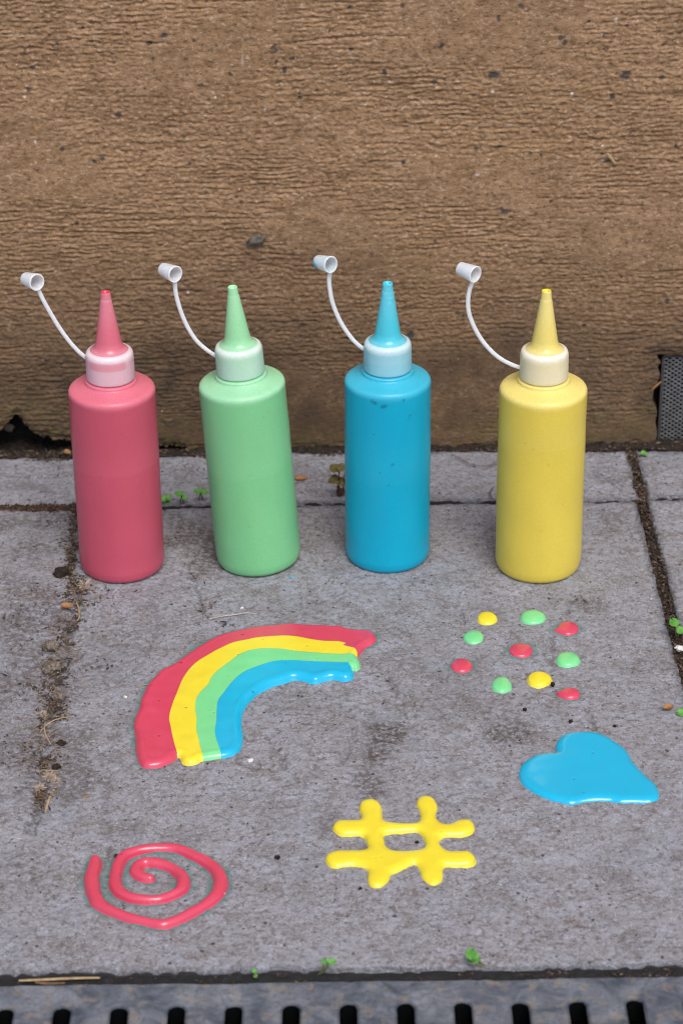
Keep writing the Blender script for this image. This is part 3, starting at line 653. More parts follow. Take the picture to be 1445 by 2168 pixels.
bottles = [('red', (260, 1196), (223, 610), (0, 520), [(418, 540), (380, 510), (330, 455), (280, 385), (235, 310), (205, 255), (186, 214)], (178, 175), (112, 150), 'pinkish red squeeze bottle, leftmost of the four, with open nozzle'),
           ('green', (548, 1182), (492, 607), (0, 520), [(1040, 532), (990, 500), (940, 455), (900, 395), (870, 330), (848, 260), (839, 215), (837, 176)], (839, 137), (772, 105), 'mint green squeeze bottle leaning slightly to the left'),
           ('blue', (820, 1175), (820, 596), (640, 520), [(303, 502), (250, 460), (200, 395), (165, 330), (140, 260), (130, 200), (127, 160), (132, 128)], (136, 91), (70, 68), 'bright blue squeeze bottle with paint smears on its nozzle'),
           ('yellow', (1137, 1196), (1156, 612), (640, 520), [(1045, 585), (990, 565), (930, 530), (870, 470), (825, 400), (797, 330), (790, 270), (797, 215), (811, 174)], (826, 138), (745, 97), 'yellow squeeze bottle, rightmost of the four')]
for nm, bpx, tpx, org, strap, mouth, closed, label in bottles:
    g = G(*bpx); tp = Wl(tpx[0], tpx[1], g[1])
    root = empty('squeeze_bottle', (g[0], g[1], .0002)); tag(root, label, 'squeeze bottle', 'squeeze bottles standing in a row')
    ax = Vector(tp-g).normalized()
    ry = math.atan2(ax.x, ax.z); root.rotation_euler = (0, ry, 0)
    bpy.context.view_layer.update(); Minv = Matrix.Rotation(ry, 4, 'Y').inverted() @ Matrix.Translation(Vector((-g[0], -g[1], -.0002)))
    loc = lambda p: np.array(Minv @ Vector(p))
    bc, pc, wc, nc, wt = body_col[nm], pale_col[nm], wet_col[nm], nozz_col[nm], white_tints[nm]
    # body
    V, F = lathe(BODY, 160, .0008); z = V[:, 2]; ang = np.arctan2(V[:, 1], V[:, 0])
    if True:
        q_ = .00016*samp(n_big, ang*.025+len(nm)*.11, z)+.00005*samp(n_stn, ang*.025+len(nm)*.07, z); q_ *= smoothstep(.004, .012, z)*smoothstep(.1185, .112, z)*smoothstep(3.14, 2.6, np.abs(ang+1.57-2*math.pi*(ang > 1.57)))
        V[:, 0] += q_*np.cos(ang); V[:, 1] += q_*np.sin(ang)
    pale = smoothstep(.1120, .1162, z+.0006*np.sin(3*ang))*.9; spot = np.zeros(len(V))
    if nm == 'blue':
        for a_, z_, r_ in ((-108, .1120, .0012), (-112, .1128, .0010), (-98, .1100, .0013), (-94, .1105, .0010), (-70, .1135, .0009), (-85, .0735, .0009), (-90, .0600, .0007), (-102, .068, .0006), (-60, .103, .0007), (-62, .101, .0006), (-110, .092, .0006)):
            q = np.hypot((((ang-math.radians(a_)+math.pi) % (2*math.pi))-math.pi)*.025, z-z_); spot = np.maximum(spot, .8*smoothstep(r_*1.3, r_*.5, q))
    else:
        rr = random.Random(len(nm))
        for _ in range(9):
            a_, z_ = rr.uniform(-150, -30), rr.uniform(.01, .112); q = np.hypot((((ang-math.radians(a_)+math.pi) % (2*math.pi))-math.pi)*.025, z-z_); spot = np.maximum(spot, .4*smoothstep(.0007, .0002, q))
    lv = {'red': .072, 'green': .066, 'blue': .060, 'yellow': .088}[nm]+.0012*np.sin(ang+1)
    pale = np.clip(pale+.17*smoothstep(lv-.0008, lv+.0008, z)*(1-.4*smoothstep(lv, .11, z))+.05*samp(n_big, ang*.02+len(nm)*.1, z), 0, 1)
    mat = plastic_mat(nm+'_filled_plastic', bc, pc, wc, .34, .3, .003, spec=.35)
    mesh('body', V, F, mat, root, attrs=dict(pale=pale, spot=spot, tip=np.zeros(len(V))))
    # ribbed collar
    V, F = lathe(COLLAR, 180, .0007); z = V[:, 2]; rr_ = np.hypot(V[:, 0], V[:, 1]); ang = np.arctan2(V[:, 1], V[:, 0])
    k = 1+.011*np.cos(np.arange(len(V)) % 180 * math.pi)*smoothstep(.1385, .137, z)*(rr_ > .0134); V[:, 0] *= k; V[:, 1] *= k
    band = smoothstep(.1318, .1328, z)*smoothstep(.1376, .1366, z)
    # paint showing through the milky collar behind the nozzle root
    tip = {'red': .42*band*smoothstep(.95, .75, np.abs(ang+1.62)) + .10*band, 'green': .16*band, 'blue': .10*band+.20*smoothstep(.1312, .1300, z), 'yellow': .12*band}[nm]
    tip = tip + .35*smoothstep(.0112, .0098, rr_)*(z > .139)
    mat = plastic_mat(nm+'_tinted_collar', tuple(x**1.25 for x in wt), tuple(.6*x+.33 for x in wt), nc, .24, .5, .004)
    mesh('collar', V, F, mat, root, attrs=dict(pale=smoothstep(.1352, .1378, z), tip=np.clip(tip, 0, 1), spot=np.zeros(len(V))))
    # nozzle
    V, F = lathe(NOZZ, 72, .0006); z = V[:, 2]; ang = np.arctan2(V[:, 1], V[:, 0]); rr_ = np.hypot(V[:, 0], V[:, 1])
    pale = .55*smoothstep(.1435, .1406, z)+.35*smoothstep(.150, .168, z); tip = smoothstep(.1752, .1757, z)+(rr_ < .0021)*(z > .17)
    if nm == 'blue':
        sm = samp(n_grain, ang*.004, z)*.5+samp(n_tiny, ang*.004+.1, z)*.4; s2 = smoothstep(.1, .7, sm)*smoothstep(.158, .170, z); V[:, :2] *= (1+.06*s2)[:, None]; pale = np.clip(pale+.8*s2*smoothstep(.2, 1, samp(n_tiny, ang*.004, z)), 0, 1); tip = np.maximum(tip, .5*s2)
    if nm in ('red', 'blue'):  # faint mould ring left by the tip cap
        pale = np.clip(pale+.6*np.exp(-((z-.1712)/.0003)**2), 0, 1)
    mat = plastic_mat(nm+'_filled_nozzle', nc, tuple(min(.85, (a+b)/2) for a, b in zip(nc, wt)), wc, .17, .4, .002)
    mesh('nozzle', V, F, mat, root, attrs=dict(pale=pale, tip=np.clip(tip, 0, 1), spot=np.zeros(len(V))))
    # strap (flat tether) in the plane of the bottle axis
    pts = [loc(Wl(org[0]+x/2.258, org[1]+y/2.258, g[1])) for x, y in strap]; pts = spline(np.array(pts), 8, False)
    V, F = tube(pts, .00125, .0007, 12, (0, 1, 0)); o = mesh('strap', V, F, M_STRAP, root, attrs=dict(pale=np.zeros(len(V)), tip=np.zeros(len(V)), spot=np.zeros(len(V))))
    for f in o.data.polygons[-2:]: f.use_smooth = False
    # tip cap: hollow cup, mouth towards the viewer's right
    m0 = Wl(org[0]+mouth[0]/2.258, org[1]+mouth[1]/2.258, g[1]-.002); dx, dy = mouth[0]-closed[0], mouth[1]-closed[1]; L = math.hypot(dx, dy)
    sxy = min(.80, L/2.258/FPX*depth(m0)/.0118); szz = math.sqrt(1-sxy*sxy)
    dirv = RT*(dx/L*sxy)-UP*(dy/L*sxy)-FW*szz; dl_ = np.array(Matrix.Rotation(ry, 3, 'Y').inverted() @ Vector(dirv))
    V, F = lathe(CUPW, 48, .0008); q = Vector(dl_).to_track_quat('Z', 'Y').to_matrix(); V0 = V.copy(); V = V @ np.array(q).T + loc(m0)
    tip = np.zeros(len(V))
    if nm == 'blue': tip = np.clip(smoothstep(-.8, .3, samp(n_sg, V0[:, 0]*.6+.03, V0[:, 2]*.6+V0[:, 1]*.4))*.95*smoothstep(-.0025, -.005, V0[:, 2])+.12, 0, 1)
    mat = plastic_mat('milky_cap_'+nm, (.78, .81, .84), (.78, .81, .84), (.05, .45, .62), .3, .8, .006) if nm == 'blue' else M_STRAP
    mesh('tip_cap', V, F, mat, root, attrs=dict(pale=np.zeros(len(V)), tip=tip, spot=np.zeros(len(V))))

# ------------------------------------------------------------------ metal mesh in the recess
def metal_mesh():
    x0, x1, z0, z1 = REC_X+.0022, REC_X+.158, -.001, REC_Z-.0025; y = YW+.006
    root = empty('metal_mesh', (x0, y, z0)); tag(root, 'grey metal diamond mesh panel set in a recess of the stone wall', 'metal mesh')
    V, F = [], []
    def wire(a, b, yy, tw):
        # flat twisted strand from a to b (x,z)
        d = np.array([b[0]-a[0], 0, b[1]-a[1]]); L = np.linalg.norm(d)
        if L < .001: return
        d /= L; nrm = np.array([-d[2], 0, d[0]])*.00048; th = np.array([0, -.00035, 0]); tlt = np.array([0, tw, 0])
        base = len(V)
        for p in (a, b):
            P = np.array([p[0], yy, p[1]])
            V.extend([P+nrm+tlt+th, P-nrm-tlt+th, P-nrm-tlt-th, P+nrm+tlt-th])
        for q in range(4): F.append((base+q, base+(q+1) % 4, base+4+(q+1) % 4, base+4+q))
    sl_ = math.tan(math.radians(34)); st = .0030
    W_, H_ = x1-x0, z1-z0
    k = -int(W_*sl_/st)-1
    for s_, yy in ((1, 0.), (-1, -.0006)):
        c = -W_*sl_*1.02 if s_ > 0 else 0
        lim = H_ if s_ > 0 else H_+W_*sl_
        while c < lim:
            xa, xb = 0., W_
            za, zb = c, c+s_*W_*sl_
            pts = []
            for xx, zz in ((xa, za), (xb, zb)):
                if zz < 0: xx = (0-c)/(s_*sl_); zz = 0
                if zz > H_: xx = (H_-c)/(s_*sl_); zz = H_
                pts.append((xx, zz))
            if 0 <= pts[0][0] <= W_ and 0 <= pts[1][0] <= W_: wire(pts[0], pts[1], yy, -.0004)
            c += st
    mesh('strands', np.array(V), F, M_METAL, root, smooth=False)
    B = [(0, .003, 0), (W_, .003, 0), (W_, .003, H_), (0, .003, H_), (0, .005, 0), (W_, .005, 0), (W_, .005, H_), (0, .005, H_)]
    mesh('backing', np.array(B), [(0, 1, 2, 3), (7, 6, 5, 4), (0, 4, 5, 1), (1, 5, 6, 2), (2, 6, 7, 3), (3, 7, 4, 0)], M_DARK, root, smooth=False)
    V, F = [], []
    for (ax_, az_, bx_, bz_) in ((-.0014, -.001, 0, H_+.001), (0, H_, W_, H_+.0014)):
        b = len(V)
        for yy in (-.0012, .003): V += [(ax_, yy, az_), (bx_, yy, az_), (bx_, yy, bz_), (ax_, yy, bz_)]
        F += [(b, b+1, b+2, b+3), (b+7, b+6, b+5, b+4), (b, b+4, b+5, b+1), (b+1, b+5, b+6, b+2), (b+2, b+6, b+7, b+3), (b+3, b+7, b+4, b)]
    mesh('frame', np.array(V), F, simple('worn_frame', (.05, .05, .052), (.03, .03, .03), 300, .5), root, smooth=False)
metal_mesh()

# ------------------------------------------------------------------ loose dirt
OCT = np.array([(1, 0, 0), (0, 1, 0), (-1, 0, 0), (0, -1, 0), (0, 0, 1), (0, 0, -1)], float)
OF = np.array([(0, 1, 4), (1, 2, 4), (2, 3, 4), (3, 0, 4), (1, 0, 5), (2, 1, 5), (3, 2, 5), (0, 3, 5)])
def crumbs(name, P, S, mat, seed, tone=None, elong=2.2):
    r = np.random.RandomState(seed); N = len(P)
    V = OCT[None]*(1+.45*r.randn(N, 6, 1).clip(-1.2, 1.2)); sc_ = np.stack([r.uniform(.6, elong, N), r.uniform(.5, 1.1, N), r.uniform(.35, .9, N)], -1)
    V = V*sc_[:, None]*S[:, None, None]; a = r.uniform(0, 2*math.pi, N); b = r.uniform(-.5, .5, N)
    ca, sa = np.cos(a)[:, None], np.sin(a)[:, None]; cb, sb = np.cos(b)[:, None], np.sin(b)[:, None]
    x, y, z = V[..., 0], V[..., 1], V[..., 2]; x, z = x*cb-z*sb, x*sb+z*cb; x, y = x*ca-y*sa, x*sa+y*ca
    V = np.stack([x, y, z], -1)+P[:, None]; F = (OF[None]+np.arange(N)[:, None, None]*6).reshape(-1, 3)
    t = tone if tone is not None else r.rand(N)**1.6*.85
    return mesh(name, V.reshape(-1, 3), F, mat, smooth=False, attrs=dict(tone=np.repeat(t, 6)))
R = np.random.RandomState(77)
def band(n_, x0, x1, y0, y1, z, smin, smax, pw=2.):
    P = np.stack([R.uniform(x0, x1, n_), R.uniform(y0, y1, n_), z+0*R.rand(n_)], -1); return P, smin+(smax-smin)*R.rand(n_)**pw
def clumpy(P, S, m, th, sc=1.):
    k = samp(m, P[:, 0]*sc, P[:, 1]*sc) > th; return P[k], S[k]
parts = []
parts.append(band(7000, -.40, .60, YB-.0012, YW+.002, .0000, .0002, .0012))
a = band(3000, -.235, .6, YB-.006, YB, .0003, .0002, .0010); parts.append(clumpy(*a, n_stn, .4))
parts.append(band(3200, XJ0-.0008, XJ1+.0012, YF, YJ0+.006, -.0018, .0002, .0011))
parts.append(band(900, XJ0, XJ1+.003, YJ1-.004, YB, -.0015, .0002, .0012))
a = band(1400, -.13, XJ0, YJ0-.001, YJ1+.001, -.0028, .0002, .0008); parts.append(clumpy(*a, n_stn, .2))
a = band(900, XJ1, .5, YJ0-.002, YJ1+.003, -.0010, .0002, .0009); parts.append(clumpy(*a, n_stn, -.3))
tag(crumbs('soil_crumbs', np.concatenate([p for p, s in parts]), np.concatenate([s for p, s in parts]), M_SOIL, 5), 'brown soil crumbs filling the joints and the foot of the wall', 'soil', kind='stuff')
a = band(4200, -.40, -.132, YJ0-.0022, YJ1+.0024, -.0001, .0002, .0015); a = clumpy(*a, n_stn, -.5)
tag(crumbs('reddish_crumbs', *a, M_RED_SOIL, 6), 'reddish brown crumbs heaped in the joint left of the red bottle', 'soil', kind='stuff')
# fibrous dirt along the left crack
crk = np.array([G(x, y)[:2] for x, y in [(170, 1120), (160, 1170), (150, 1215), (168, 1250), (150, 1300), (142, 1370), (118, 1410), (122, 1480), (104, 1530), (94, 1600), (94, 1650), (84, 1700)]]); crk = spline(crk, 12, False)
def oncrack(n_, sx):
    i = R.randint(0, len(crk), n_); P = crk[i]+np.stack([R.randn(n_)*sx, R.randn(n_)*sx*1.3], -1); return np.concatenate([P, np.full((n_, 1), .0003)], 1)
P1 = oncrack(11000, .0040); k = samp(n_sg, P1[:, 0], P1[:, 1])+.8*samp(n_stn, P1[:, 0], P1[:, 1]) > .0; P1 = P1[k]
P2 = oncrack(3600, .016); k = samp(n_stn, P2[:, 0]+.1, P2[:, 1]) > .3; P2 = P2[k]
P3 = [np.array([G(rx, ry)[0], G(rx, ry)[1], .0004]) + np.array([R.randn()*s_, R.randn()*s_*1.3, abs(R.randn())*.0008]) for rx, ry, n_, s_ in ((140, 1150, 300, .004), (165, 1095, 300, .003), (155, 1185, 260, .003), (165, 1235, 300, .0022), (158, 1120, 150, .003), (160, 1160, 120, .003), (90, 1690, 140, .003), (85, 1720, 60, .003), (150, 1330, 70, .003), (20, 1310, 40, .004), (20, 1575, 30, .003), (75, 1250, 25, .003), (60, 1720, 30, .006), (1230, 1270, 30, .003), (440, 1290, 40, .003), (410, 1230, 40, .003), (480, 1325, 40, .003), (1170, 1470, 14, .002)) for _ in range(n_)]
PP = np.concatenate([P1, P2, np.array(P3)]); S = .00014+.00062*R.rand(len(PP))**3
tag(crumbs('dirt_litter', PP, S, M_GRIT, 8, tone=R.rand(len(PP))**1.9*.8, elong=3.2), 'fibrous brown dirt litter along the crack at the left of the slab', 'dirt', kind='stuff')
P = np.concatenate([band(2600, -.23, XJ0, YF, YJ0, .0002, 0, 1)[0], band(350, XJ1, .3, YF, YJ0, .0002, 0, 1)[0], band(350, -.23, .25, YJ1, YB, .0002, 0, 1)[0]])
S = .00012+.00060*R.rand(len(P))**5; t = np.where(R.rand(len(P)) > .82, 1., R.rand(len(P))*.6); S = np.where(t > .9, S*.8, S)
tag(crumbs('grit', P, S, M_GRIT, 9, tone=t, elong=1.5), 'fine dark and white grit scattered over the paving', 'grit', kind='stuff')
# front joint crumbs
a = band(1300, -.05, .25, -.3840, YF+.0008, -.0020, .0002, .0009); a = clumpy(*a, n_stn, .0)
b = band(300, -.25, -.05, -.3840, YF, -.0022, .0002, .0006)
tag(crumbs('joint_crumbs', np.concatenate([a[0], b[0]]), np.concatenate([a[1], b[1]]), M_SOIL, 10), 'soil crumbs in the dark joint in front of the grate', 'soil', kind='stuff')

# thin fibres caught in the litter
def fibres():
    V, F = [], []
    for _ in range(330):
        c = crk[R.randint(len(crk))] if _ < 270 else np.array([R.uniform(-.22, -.10), R.uniform(-.3, .05)])
        c = c+R.randn(2)*.005; a = R.uniform(0, 6.28); L = R.uniform(.002, .009); cv = R.uniform(-1.5, 1.5)
        pts = [np.array([c[0], c[1], .0006])]
        for q in range(6): a += cv/6; pts.append(pts[-1]+np.array([math.cos(a), math.sin(a), R.uniform(-.25, .3)])*L/6)
        pts = np.array(pts); pts[:, 2] = np.clip(pts[:, 2], .0003, .004)
        v, f = tube(pts, .00013, .00013, 4); b_ = len(V); V.extend(v); F.extend([[i_+b_ for i_ in ff] for ff in f])
    me = mesh('root_fibres', np.array(V), F, simple('fibre', (.22, .13, .07), (.36, .28, .18), 120, .8)); tag(me, 'thin dry root fibres tangled in the dirt at the left', 'fibres', kind='stuff')
fibres()

# ------------------------------------------------------------------ single small things
def stalk(name, pts, w, mat, label, cat, group=None, z=.0006, lift=0., plane=None):
    P = [G(x, y, z) if plane is None else Wl(x, y, plane) for x, y in pts]; P = spline(np.array(P), 6, False)
    n_ = len(P); t = np.linspace(0, 1, n_)
    if plane is None: P[:, 2] += lift*np.sin(math.pi*t)
    c = P.mean(0); tp = .45+.55*np.sin(math.pi*np.clip(t*.9+.08, 0, 1))**.6
    V, F = tube(P-c, w, w*.55, 8, (0, 0, 1) if plane is None else (0, 1, 0), tp); o = mesh(name, V, F, mat); o.location = c
    return tag(o, label, cat, group)
stalk('loose_straw', [(443, 1311), (470, 1307), (500, 1304), (520, 1300), (545, 1300)], .0004, M_TWIG, 'thin bleached stem lying above the rainbow', 'stem', lift=.001)
stalk('straw_blade', [(86, 1549), (105, 1536), (130, 1526), (152, 1518)], .0004, M_STRAW, 'pale straw blade crossing the dirt crack', 'straw', lift=.002)
stalk('straw_blade', [(96, 1722), (103, 1700), (112, 1680), (120, 1664)], .0007, M_STRAW, 'thick short straw at the lower end of the dirt crack', 'straw', lift=.001)
stalk('straw_blade', [(108, 1576), (98, 1562), (95, 1545), (98, 1528)], .0004, M_STRAW, 'curved brown straw crossing under the pale straw blade', 'straw', lift=.002)
stalk('straw_blade', [(88, 1630), (105, 1631), (126, 1631)], .0004, M_STRAW, 'small level straw piece in the dirt near the spiral', 'straw')
stalk('straw_blade', [(162, 1275), (167, 1290), (168, 1310), (160, 1318)], .0005, M_STRAW, 'bent brown straw in the dirt under the red bottle', 'straw', lift=.001)
stalk('root_strand', [(118, 1298), (130, 1312), (150, 1318), (166, 1316), (170, 1300)], .0003, M_ROOT, 'dark curved root strand in the dirt crack', 'root', lift=.001)
stalk('white_hair', [(115, 1149), (128, 1154), (150, 1160)], .00025, M_TWIG, 'fine white hair lying left of the red bottle', 'hair', lift=.001)
stalk('loose_straw', [(40, 2076), (90, 2074), (160, 2071), (212, 2070)], .0008, M_STRAW, 'long flat straw lying in the joint above the grate', 'straw')
stalk('loose_straw', [(75, 2079), (100, 2082), (138, 2081)], .0009, M_ROOT, 'short brown stem beside the long straw in the front joint', 'stem')
stalk('loose_straw', [(292, 1455), (300, 1451), (316, 1448)], .0003, M_STRAW, 'tiny straw touching the red edge of the rainbow', 'straw')
stalk('loose_straw', [(0, 1661), (14, 1652), (30, 1644)], .0003, M_TWIG, 'whitish stem at the left edge of the slab', 'stem')
stalk('brown_twig', [(955, 962), (975, 972), (1000, 984), (1030, 986), (1052, 978)], .0004, M_ROOT, 'forked brown twig between the blue and yellow bottles', 'twig', z=.002)
stalk('brown_twig', [(1044, 1030), (1036, 1045), (1044, 1058)], .0005, M_ROOT, 'short curved twig at the joint beside the yellow bottle', 'twig', z=.002)
stalk('straw_blade', [(1284, 325), (1292, 335), (1302, 348)], .0010, M_STRAW, 'pale straw stuck on the upper right of the wall', 'straw', plane=YW-.0015)
stalk('straw_blade', [(1378, 826), (1388, 817), (1398, 808)], .0008, M_DRYLEAF, 'brown dry blade stuck beside the metal mesh', 'straw', plane=YW-.002)

def pebble(name, px, rx, rz, mat, label, cat, group=None, plane=None, seed=0, ang=0.):
    import bmesh
    p = G(*px) if plane is None else Wl(px[0], px[1], plane); k = depth(p)/FPX; a, c = rx*k, rz*k
    bm = bmesh.new(); bmesh.ops.create_icosphere(bm, subdivisions=3, radius=1); r = np.random.RandomState(seed); ph = r.uniform(0, 6, 9)
    for v in bm.verts:
        q = v.co.copy(); n_ = 1+.14*math.sin(3*q.x+ph[0])*math.sin(3*q.y+ph[1])+.22*math.sin(5*q.z+ph[2]+3*q.x)*math.sin(4*q.y+ph[6])+.14*math.sin(7*q.x+ph[3])*math.sin(8*q.y+ph[4])+.06*math.sin(15*q.y+ph[5]+8*q.z)
        if plane is None: v.co = Vector((q.x*a, q.y*a*.9, q.z*c))*n_
        else: v.co = Vector((q.x*a, q.y*min(a, c)*.6, q.z*c))*n_
    me = bpy.data.meshes.new(name); bm.to_mesh(me); bm.free(); me.materials.append(mat)
    for f in me.polygons: f.use_smooth = True
    o = link(bpy.data.objects.new(name, me)); o.location = p+np.array([0, 0, c*.45 if plane is None else 0]); o.rotation_euler = (0, ang, 0) if plane is not None else (0, 0, ang)
    return tag(o, label, cat, group)
pebble('earth_clod', (131, 1219), 16, 14, M_CLOD, 'black earth clod beside the foot of the red bottle', 'clod', seed=1)
pebble('small_stone', (108, 1372), 17, 10, M_STONE, 'upper grey brown stone in the dirt crack', 'stone', 'stones in the dirt crack', seed=2)
pebble('small_stone', (110, 1417), 20, 11, M_STONE, 'middle grey brown stone in the dirt crack, widest of three', 'stone', 'stones in the dirt crack', seed=3)
pebble('small_stone', (125, 1480), 15, 12, M_STONE, 'lowest grey brown stone in the dirt crack', 'stone', 'stones in the dirt crack', seed=4)
pebble('brown_crumb', (130, 1575), 9, 5, M_CLOD, 'flat dark brown crumb below the crossed straws', 'crumb', seed=5)
pebble('brown_crumb', (120, 1626), 9, 6, M_CLOD, 'dark crumb beside the small level straw', 'crumb', seed=6)
pebble('yellow_crumb', (184, 1689), 5, 4, M_DRYLEAF, 'small ochre crumb on the slab above the spiral', 'crumb', seed=7)
pebble('white_crumb', (530, 1612), 7, 4, M_WHITE, 'white crumb below the blue end of the rainbow', 'crumb', seed=8)
pebble('white_crumb', (266, 1478), 4, 4, M_WHITE, 'tiny white crumb left of the rainbow', 'crumb', seed=9)
pebble('white_crumb', (1437, 1375), 9, 6, M_WHITE, 'whitish crumb in the soil joint at the right edge', 'crumb', seed=10)
pebble('white_crumb', (512, 1289), 4, 2.5, M_WHITE, 'tiny white crumb above the thin bleached stem', 'crumb', seed=11)
pebble('dark_crumb', (1169, 1451), 4, 6, M_CLOD, 'dark upright crumb left of the front red dot', 'crumb', seed=12)
pebble('dark_crumb', (1110, 1503), 4, 3.5, M_CLOD, 'black crumb on the slab below the front green dot', 'crumb', seed=13)
pebble('dark_crumb', (1207, 1528), 4, 3.5, M_CLOD, 'black crumb on the slab above the blue heart', 'crumb', seed=14)
pebble('dark_crumb', (882, 1784), 4, 3, M_CLOD, 'dark crumb inside the hole of the hash sign', 'crumb', seed=15)
pebble('dark_crumb', (587, 1816), 6, 4, M_CLOD, 'dark crumb between the spiral and the hash sign', 'crumb', seed=16)
pebble('dark_crumb', (247, 1813), 5, 4, M_CLOD, 'dark crumb touching the outer turn of the spiral', 'crumb', seed=17)
pebble('dark_crumb', (762, 1882), 4, 3, M_CLOD, 'dark crumb below the hash sign', 'crumb', seed=18)
pebble('dark_crumb', (1300, 1538), 3.5, 3, M_CLOD, 'small dark crumb right of the heart top', 'crumb', seed=19)
pebble('wall_lump', (542, 509), 20, 11, M_LUMP, 'grey lump sticking out of the wall above the green bottle', 'lump', plane=YW-.001, seed=20, ang=-.45)
pebble('loose_stone', (18, 905), 12, 9, M_LUMP, 'small stone inside the dark hollow at the foot of the wall', 'stone', plane=YW+.015, seed=21)
pebble('loose_stone', (1347, 948), 10, 9, M_CLOD, 'dark round stone at the wall foot above the joint', 'stone', plane=YW-.003, seed=22)
pebble('paint_speck', (617, 1222), 3.5, 2, M_P['blue'], 'tiny blue paint speck beside the green bottle', 'paint speck', seed=23)
pebble('paint_speck', (709, 1128), 2.5, 2, M_P['blue'], 'tiny blue paint speck left of the blue bottle', 'paint speck', seed=24)

def leaf_mesh(L, Wd, curl, heart=0., seed=0):
    """small cupped leaf in local xy, base at origin, growing along +x, given thickness"""
    nu, nv = 11, 9; V = []
    for i in range(nu):
        t = i/(nu-1); w = Wd*math.sin(math.pi*min(1, t**.75*.93+.05))**.7
        for j in range(nv):
            s = j/(nv-1)*2-1; x = t*L - heart*L*.18*(1-abs(s))**1.5*(t > .85)*1.; V.append((x, s*w, curl*L*(s*s*.5-.6*t*t)+.02*L*math.sin(7*t+seed)*s))
    V = np.array(V); F = quads(nv, nu); V2 = V.copy(); V2[:, 2] -= .00015; n_ = len(V)
    idx = np.arange(n_).reshape(nu, nv); ring = np.concatenate([idx[0, :], idx[1:, -1], idx[-1, -2::-1], idx[-2:0:-1, 0]]); k = np.arange(len(ring)); r2 = ring[(k+1) % len(ring)]
    F = np.concatenate([F, F[:, ::-1]+n_, np.stack([ring, ring+n_, r2+n_, r2], -1)]); return np.concatenate([V, V2]), F
def sprout(base, leaves, mat, stem, label, stemcol=None, plane=None, cat='seedling', group='seedlings in the joints', name='seedling', thick=.00035):
    """leaves: (px, py, size_px, direction deg) — leaf centre in the picture at the depth of the base"""
    b = G(*base, -.002); root = empty(name, b); tag(root, label, cat, group); k = depth(b)/FPX
    for i, (px, py, s_, dg) in enumerate(leaves):
        c = Wl(px, py, b[1]-.002); a = math.radians(dg); L = s_*k
        V, F = leaf_mesh(L, L*.46, .22, 1., i)
        # tilt the blade towards the light
        M_ = Matrix.Rotation(a, 3, 'Z'); T_ = Matrix.Rotation(math.radians(28), 3, 'X'); Vw = (V-np.array([0, 0, 0])) @ np.array(T_ @ M_).T
        org_ = c-b-np.array([math.cos(a)*L*.5, math.sin(a)*L*.4, math.sin(a)*L*.2])
        mesh('leaf', Vw+org_, F, mat, root)
        mid = org_*.5+np.array([.0012*math.cos(a), 0, -.001]); P = spline(np.array([(0, 0, 0), mid, org_]), 5, False)
        V, F = tube(P, thick, thick, 6); mesh('stem', V, F, stem, root)
    return root
sprout((352, 1066), [(346, 1056, 16, 200), (358, 1052, 14, 40), (355, 1065, 14, -30)], M_LEAF, M_STEM, 'green seedling close to the right side of the red bottle')
sprout((385, 1068), [(378, 1045, 18, 150), (391, 1053, 16, -20)], M_LEAF, M_STEM_R, 'two-leaved seedling, middle one between the red and green bottles')
sprout((424, 1062), [(418, 1040, 17, 170), (433, 1042, 17, 10)], M_LEAF, M_STEM_R, 'two-leaved seedling close to the left side of the green bottle')
sprout((716, 1058), [(708, 992, 26, 140), (722, 990, 22, 60), (706, 1016, 26, 200), (722, 1020, 24, -40), (738, 1005, 20, 10)], M_LEAF_B, M_STEM_R, 'bronze clover plant left of the blue bottle', name='clover_plant', cat='clover', group=None)
sprout((1432, 1350), [(1425, 1318, 24, 110), (1440, 1334, 22, 0)], M_LEAF, M_STEM, 'two-leaved green seedling in the joint at the right edge')
sprout((1446, 1512), [(1440, 1508, 22, 180), (1450, 1470, 12, 60)], M_LEAF, M_STEM, 'green leaf at the right edge beside the heart')
sprout((673, 2064), [(686, 2035, 14, 90), (703, 2036, 18, 10), (694, 2040, 10, 190)], M_LEAF, M_STEM, 'green seedling in the front joint, left of the middle')
sprout((540, 2066), [(538, 2055, 11, 100), (541, 2066, 10, 20)], M_LEAF, M_STEM, 'tiniest green seedling in the front joint')
sprout((1030, 2047), [(997, 2020, 28, 80), (1000, 2030, 26, 200), (1006, 2026, 20, -20)], M_LEAF, M_STEM, 'largest green seedling in the front joint, leaning left')
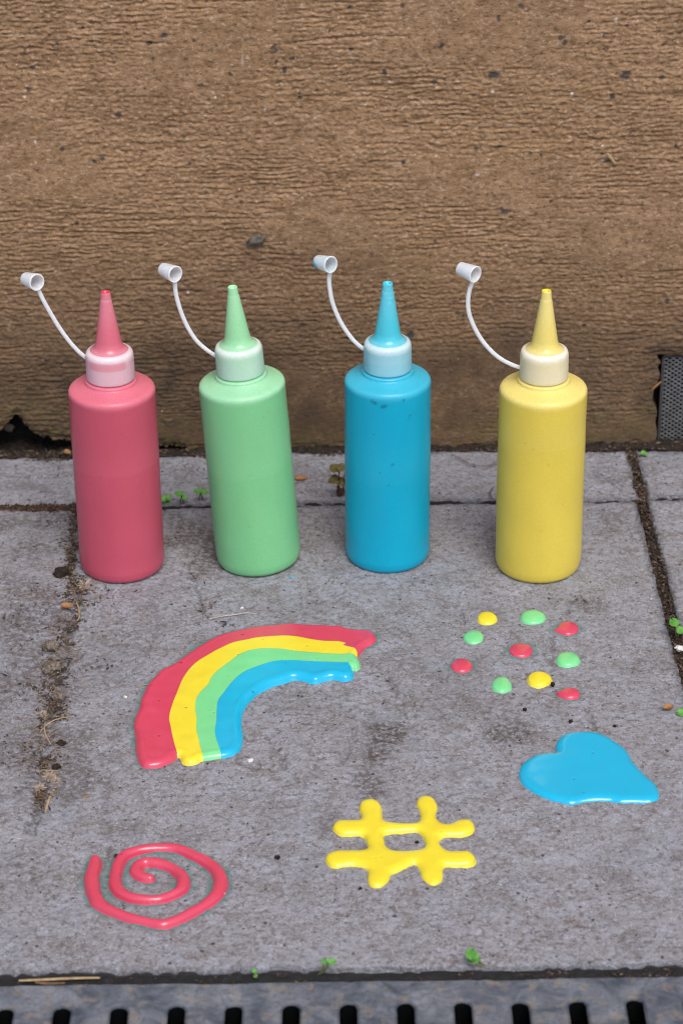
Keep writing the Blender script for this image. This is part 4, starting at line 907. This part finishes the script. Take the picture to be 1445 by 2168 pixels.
sprout((1360, 968), [(1361, 958, 12, 60), (1366, 962, 9, 0)], M_LEAF, M_STEM, 'tiny green sprout at the wall foot near the metal mesh')
def leaf_piece(px, size, ang, mat, label, z=.0006, tilt=.2):
    V, F = leaf_mesh(size*depth(G(*px))/FPX, size*.33*depth(G(*px))/FPX, .25, 0, 2); o = mesh('dry_leaf', V, F, mat); o.location = G(*px, z); o.rotation_euler = (tilt, -.1, math.radians(ang)); return tag(o, label, 'dry leaf')
leaf_piece((1404, 1500), 24, 25, M_DRYLEAF, 'curled orange brown leaf scrap above the heart at the right', z=.0015)
leaf_piece((136, 955), 20, -40, M_DRYLEAF, 'orange leaf scrap at the wall foot left of the red bottle', z=.004)
leaf_piece((625, 1014), 26, 5, M_DRYLEAF, 'brown dry leaf scrap between the green and blue bottles', z=.001)
leaf_piece((715, 1048), 30, 60, M_ROOT, 'dark dry leaf under the bronze clover plant', z=.002)
leaf_piece((85, 1690), 26, 120, M_ROOT, 'brown leaf scrap at the lower end of the dirt crack', z=.001)
leaf_piece((130, 1282), 26, -15, M_DRYLEAF, 'yellowish leaf scrap in the upper dirt crack', z=.0015)
# fluffy seed heads
def fluff(px, rad, label, seed):
    r = np.random.RandomState(seed); V, F = [], []; k = depth(G(*px))/FPX
    for _ in range(110):
        d = r.randn(3); d[2] = abs(d[2])*.7; d /= np.linalg.norm(d); L = rad*k*r.uniform(.5, 1.1); P = np.array([d*L*t+np.array([0, 0, -.0006*t*t]) for t in (0, .4, .75, 1)])
        v, f = tube(P, .00013, .00013, 3); b_ = len(V); V.extend(v); F.extend([[i_+b_ for i_ in ff] for ff in f])
    o = mesh('seed_fluff', np.array(V), F, M_FLUFF); o.location = G(*px, .0008); tag(o, label, 'seed fluff', 'seed fluff caught in the dirt')
fluff((178, 1240), 17, 'pale seed fluff at the foot of the red bottle', 1)
fluff((103, 1645), 17, 'pale seed fluff above the thick short straw', 2)
fluff((84, 1668), 15, 'brownish seed fluff left of the thick short straw', 3)
fluff((118, 1652), 13, 'small seed fluff touching the thick short straw', 4)
fluff((90, 1510), 11, 'yellowish seed fluff above the crossed straws', 5)
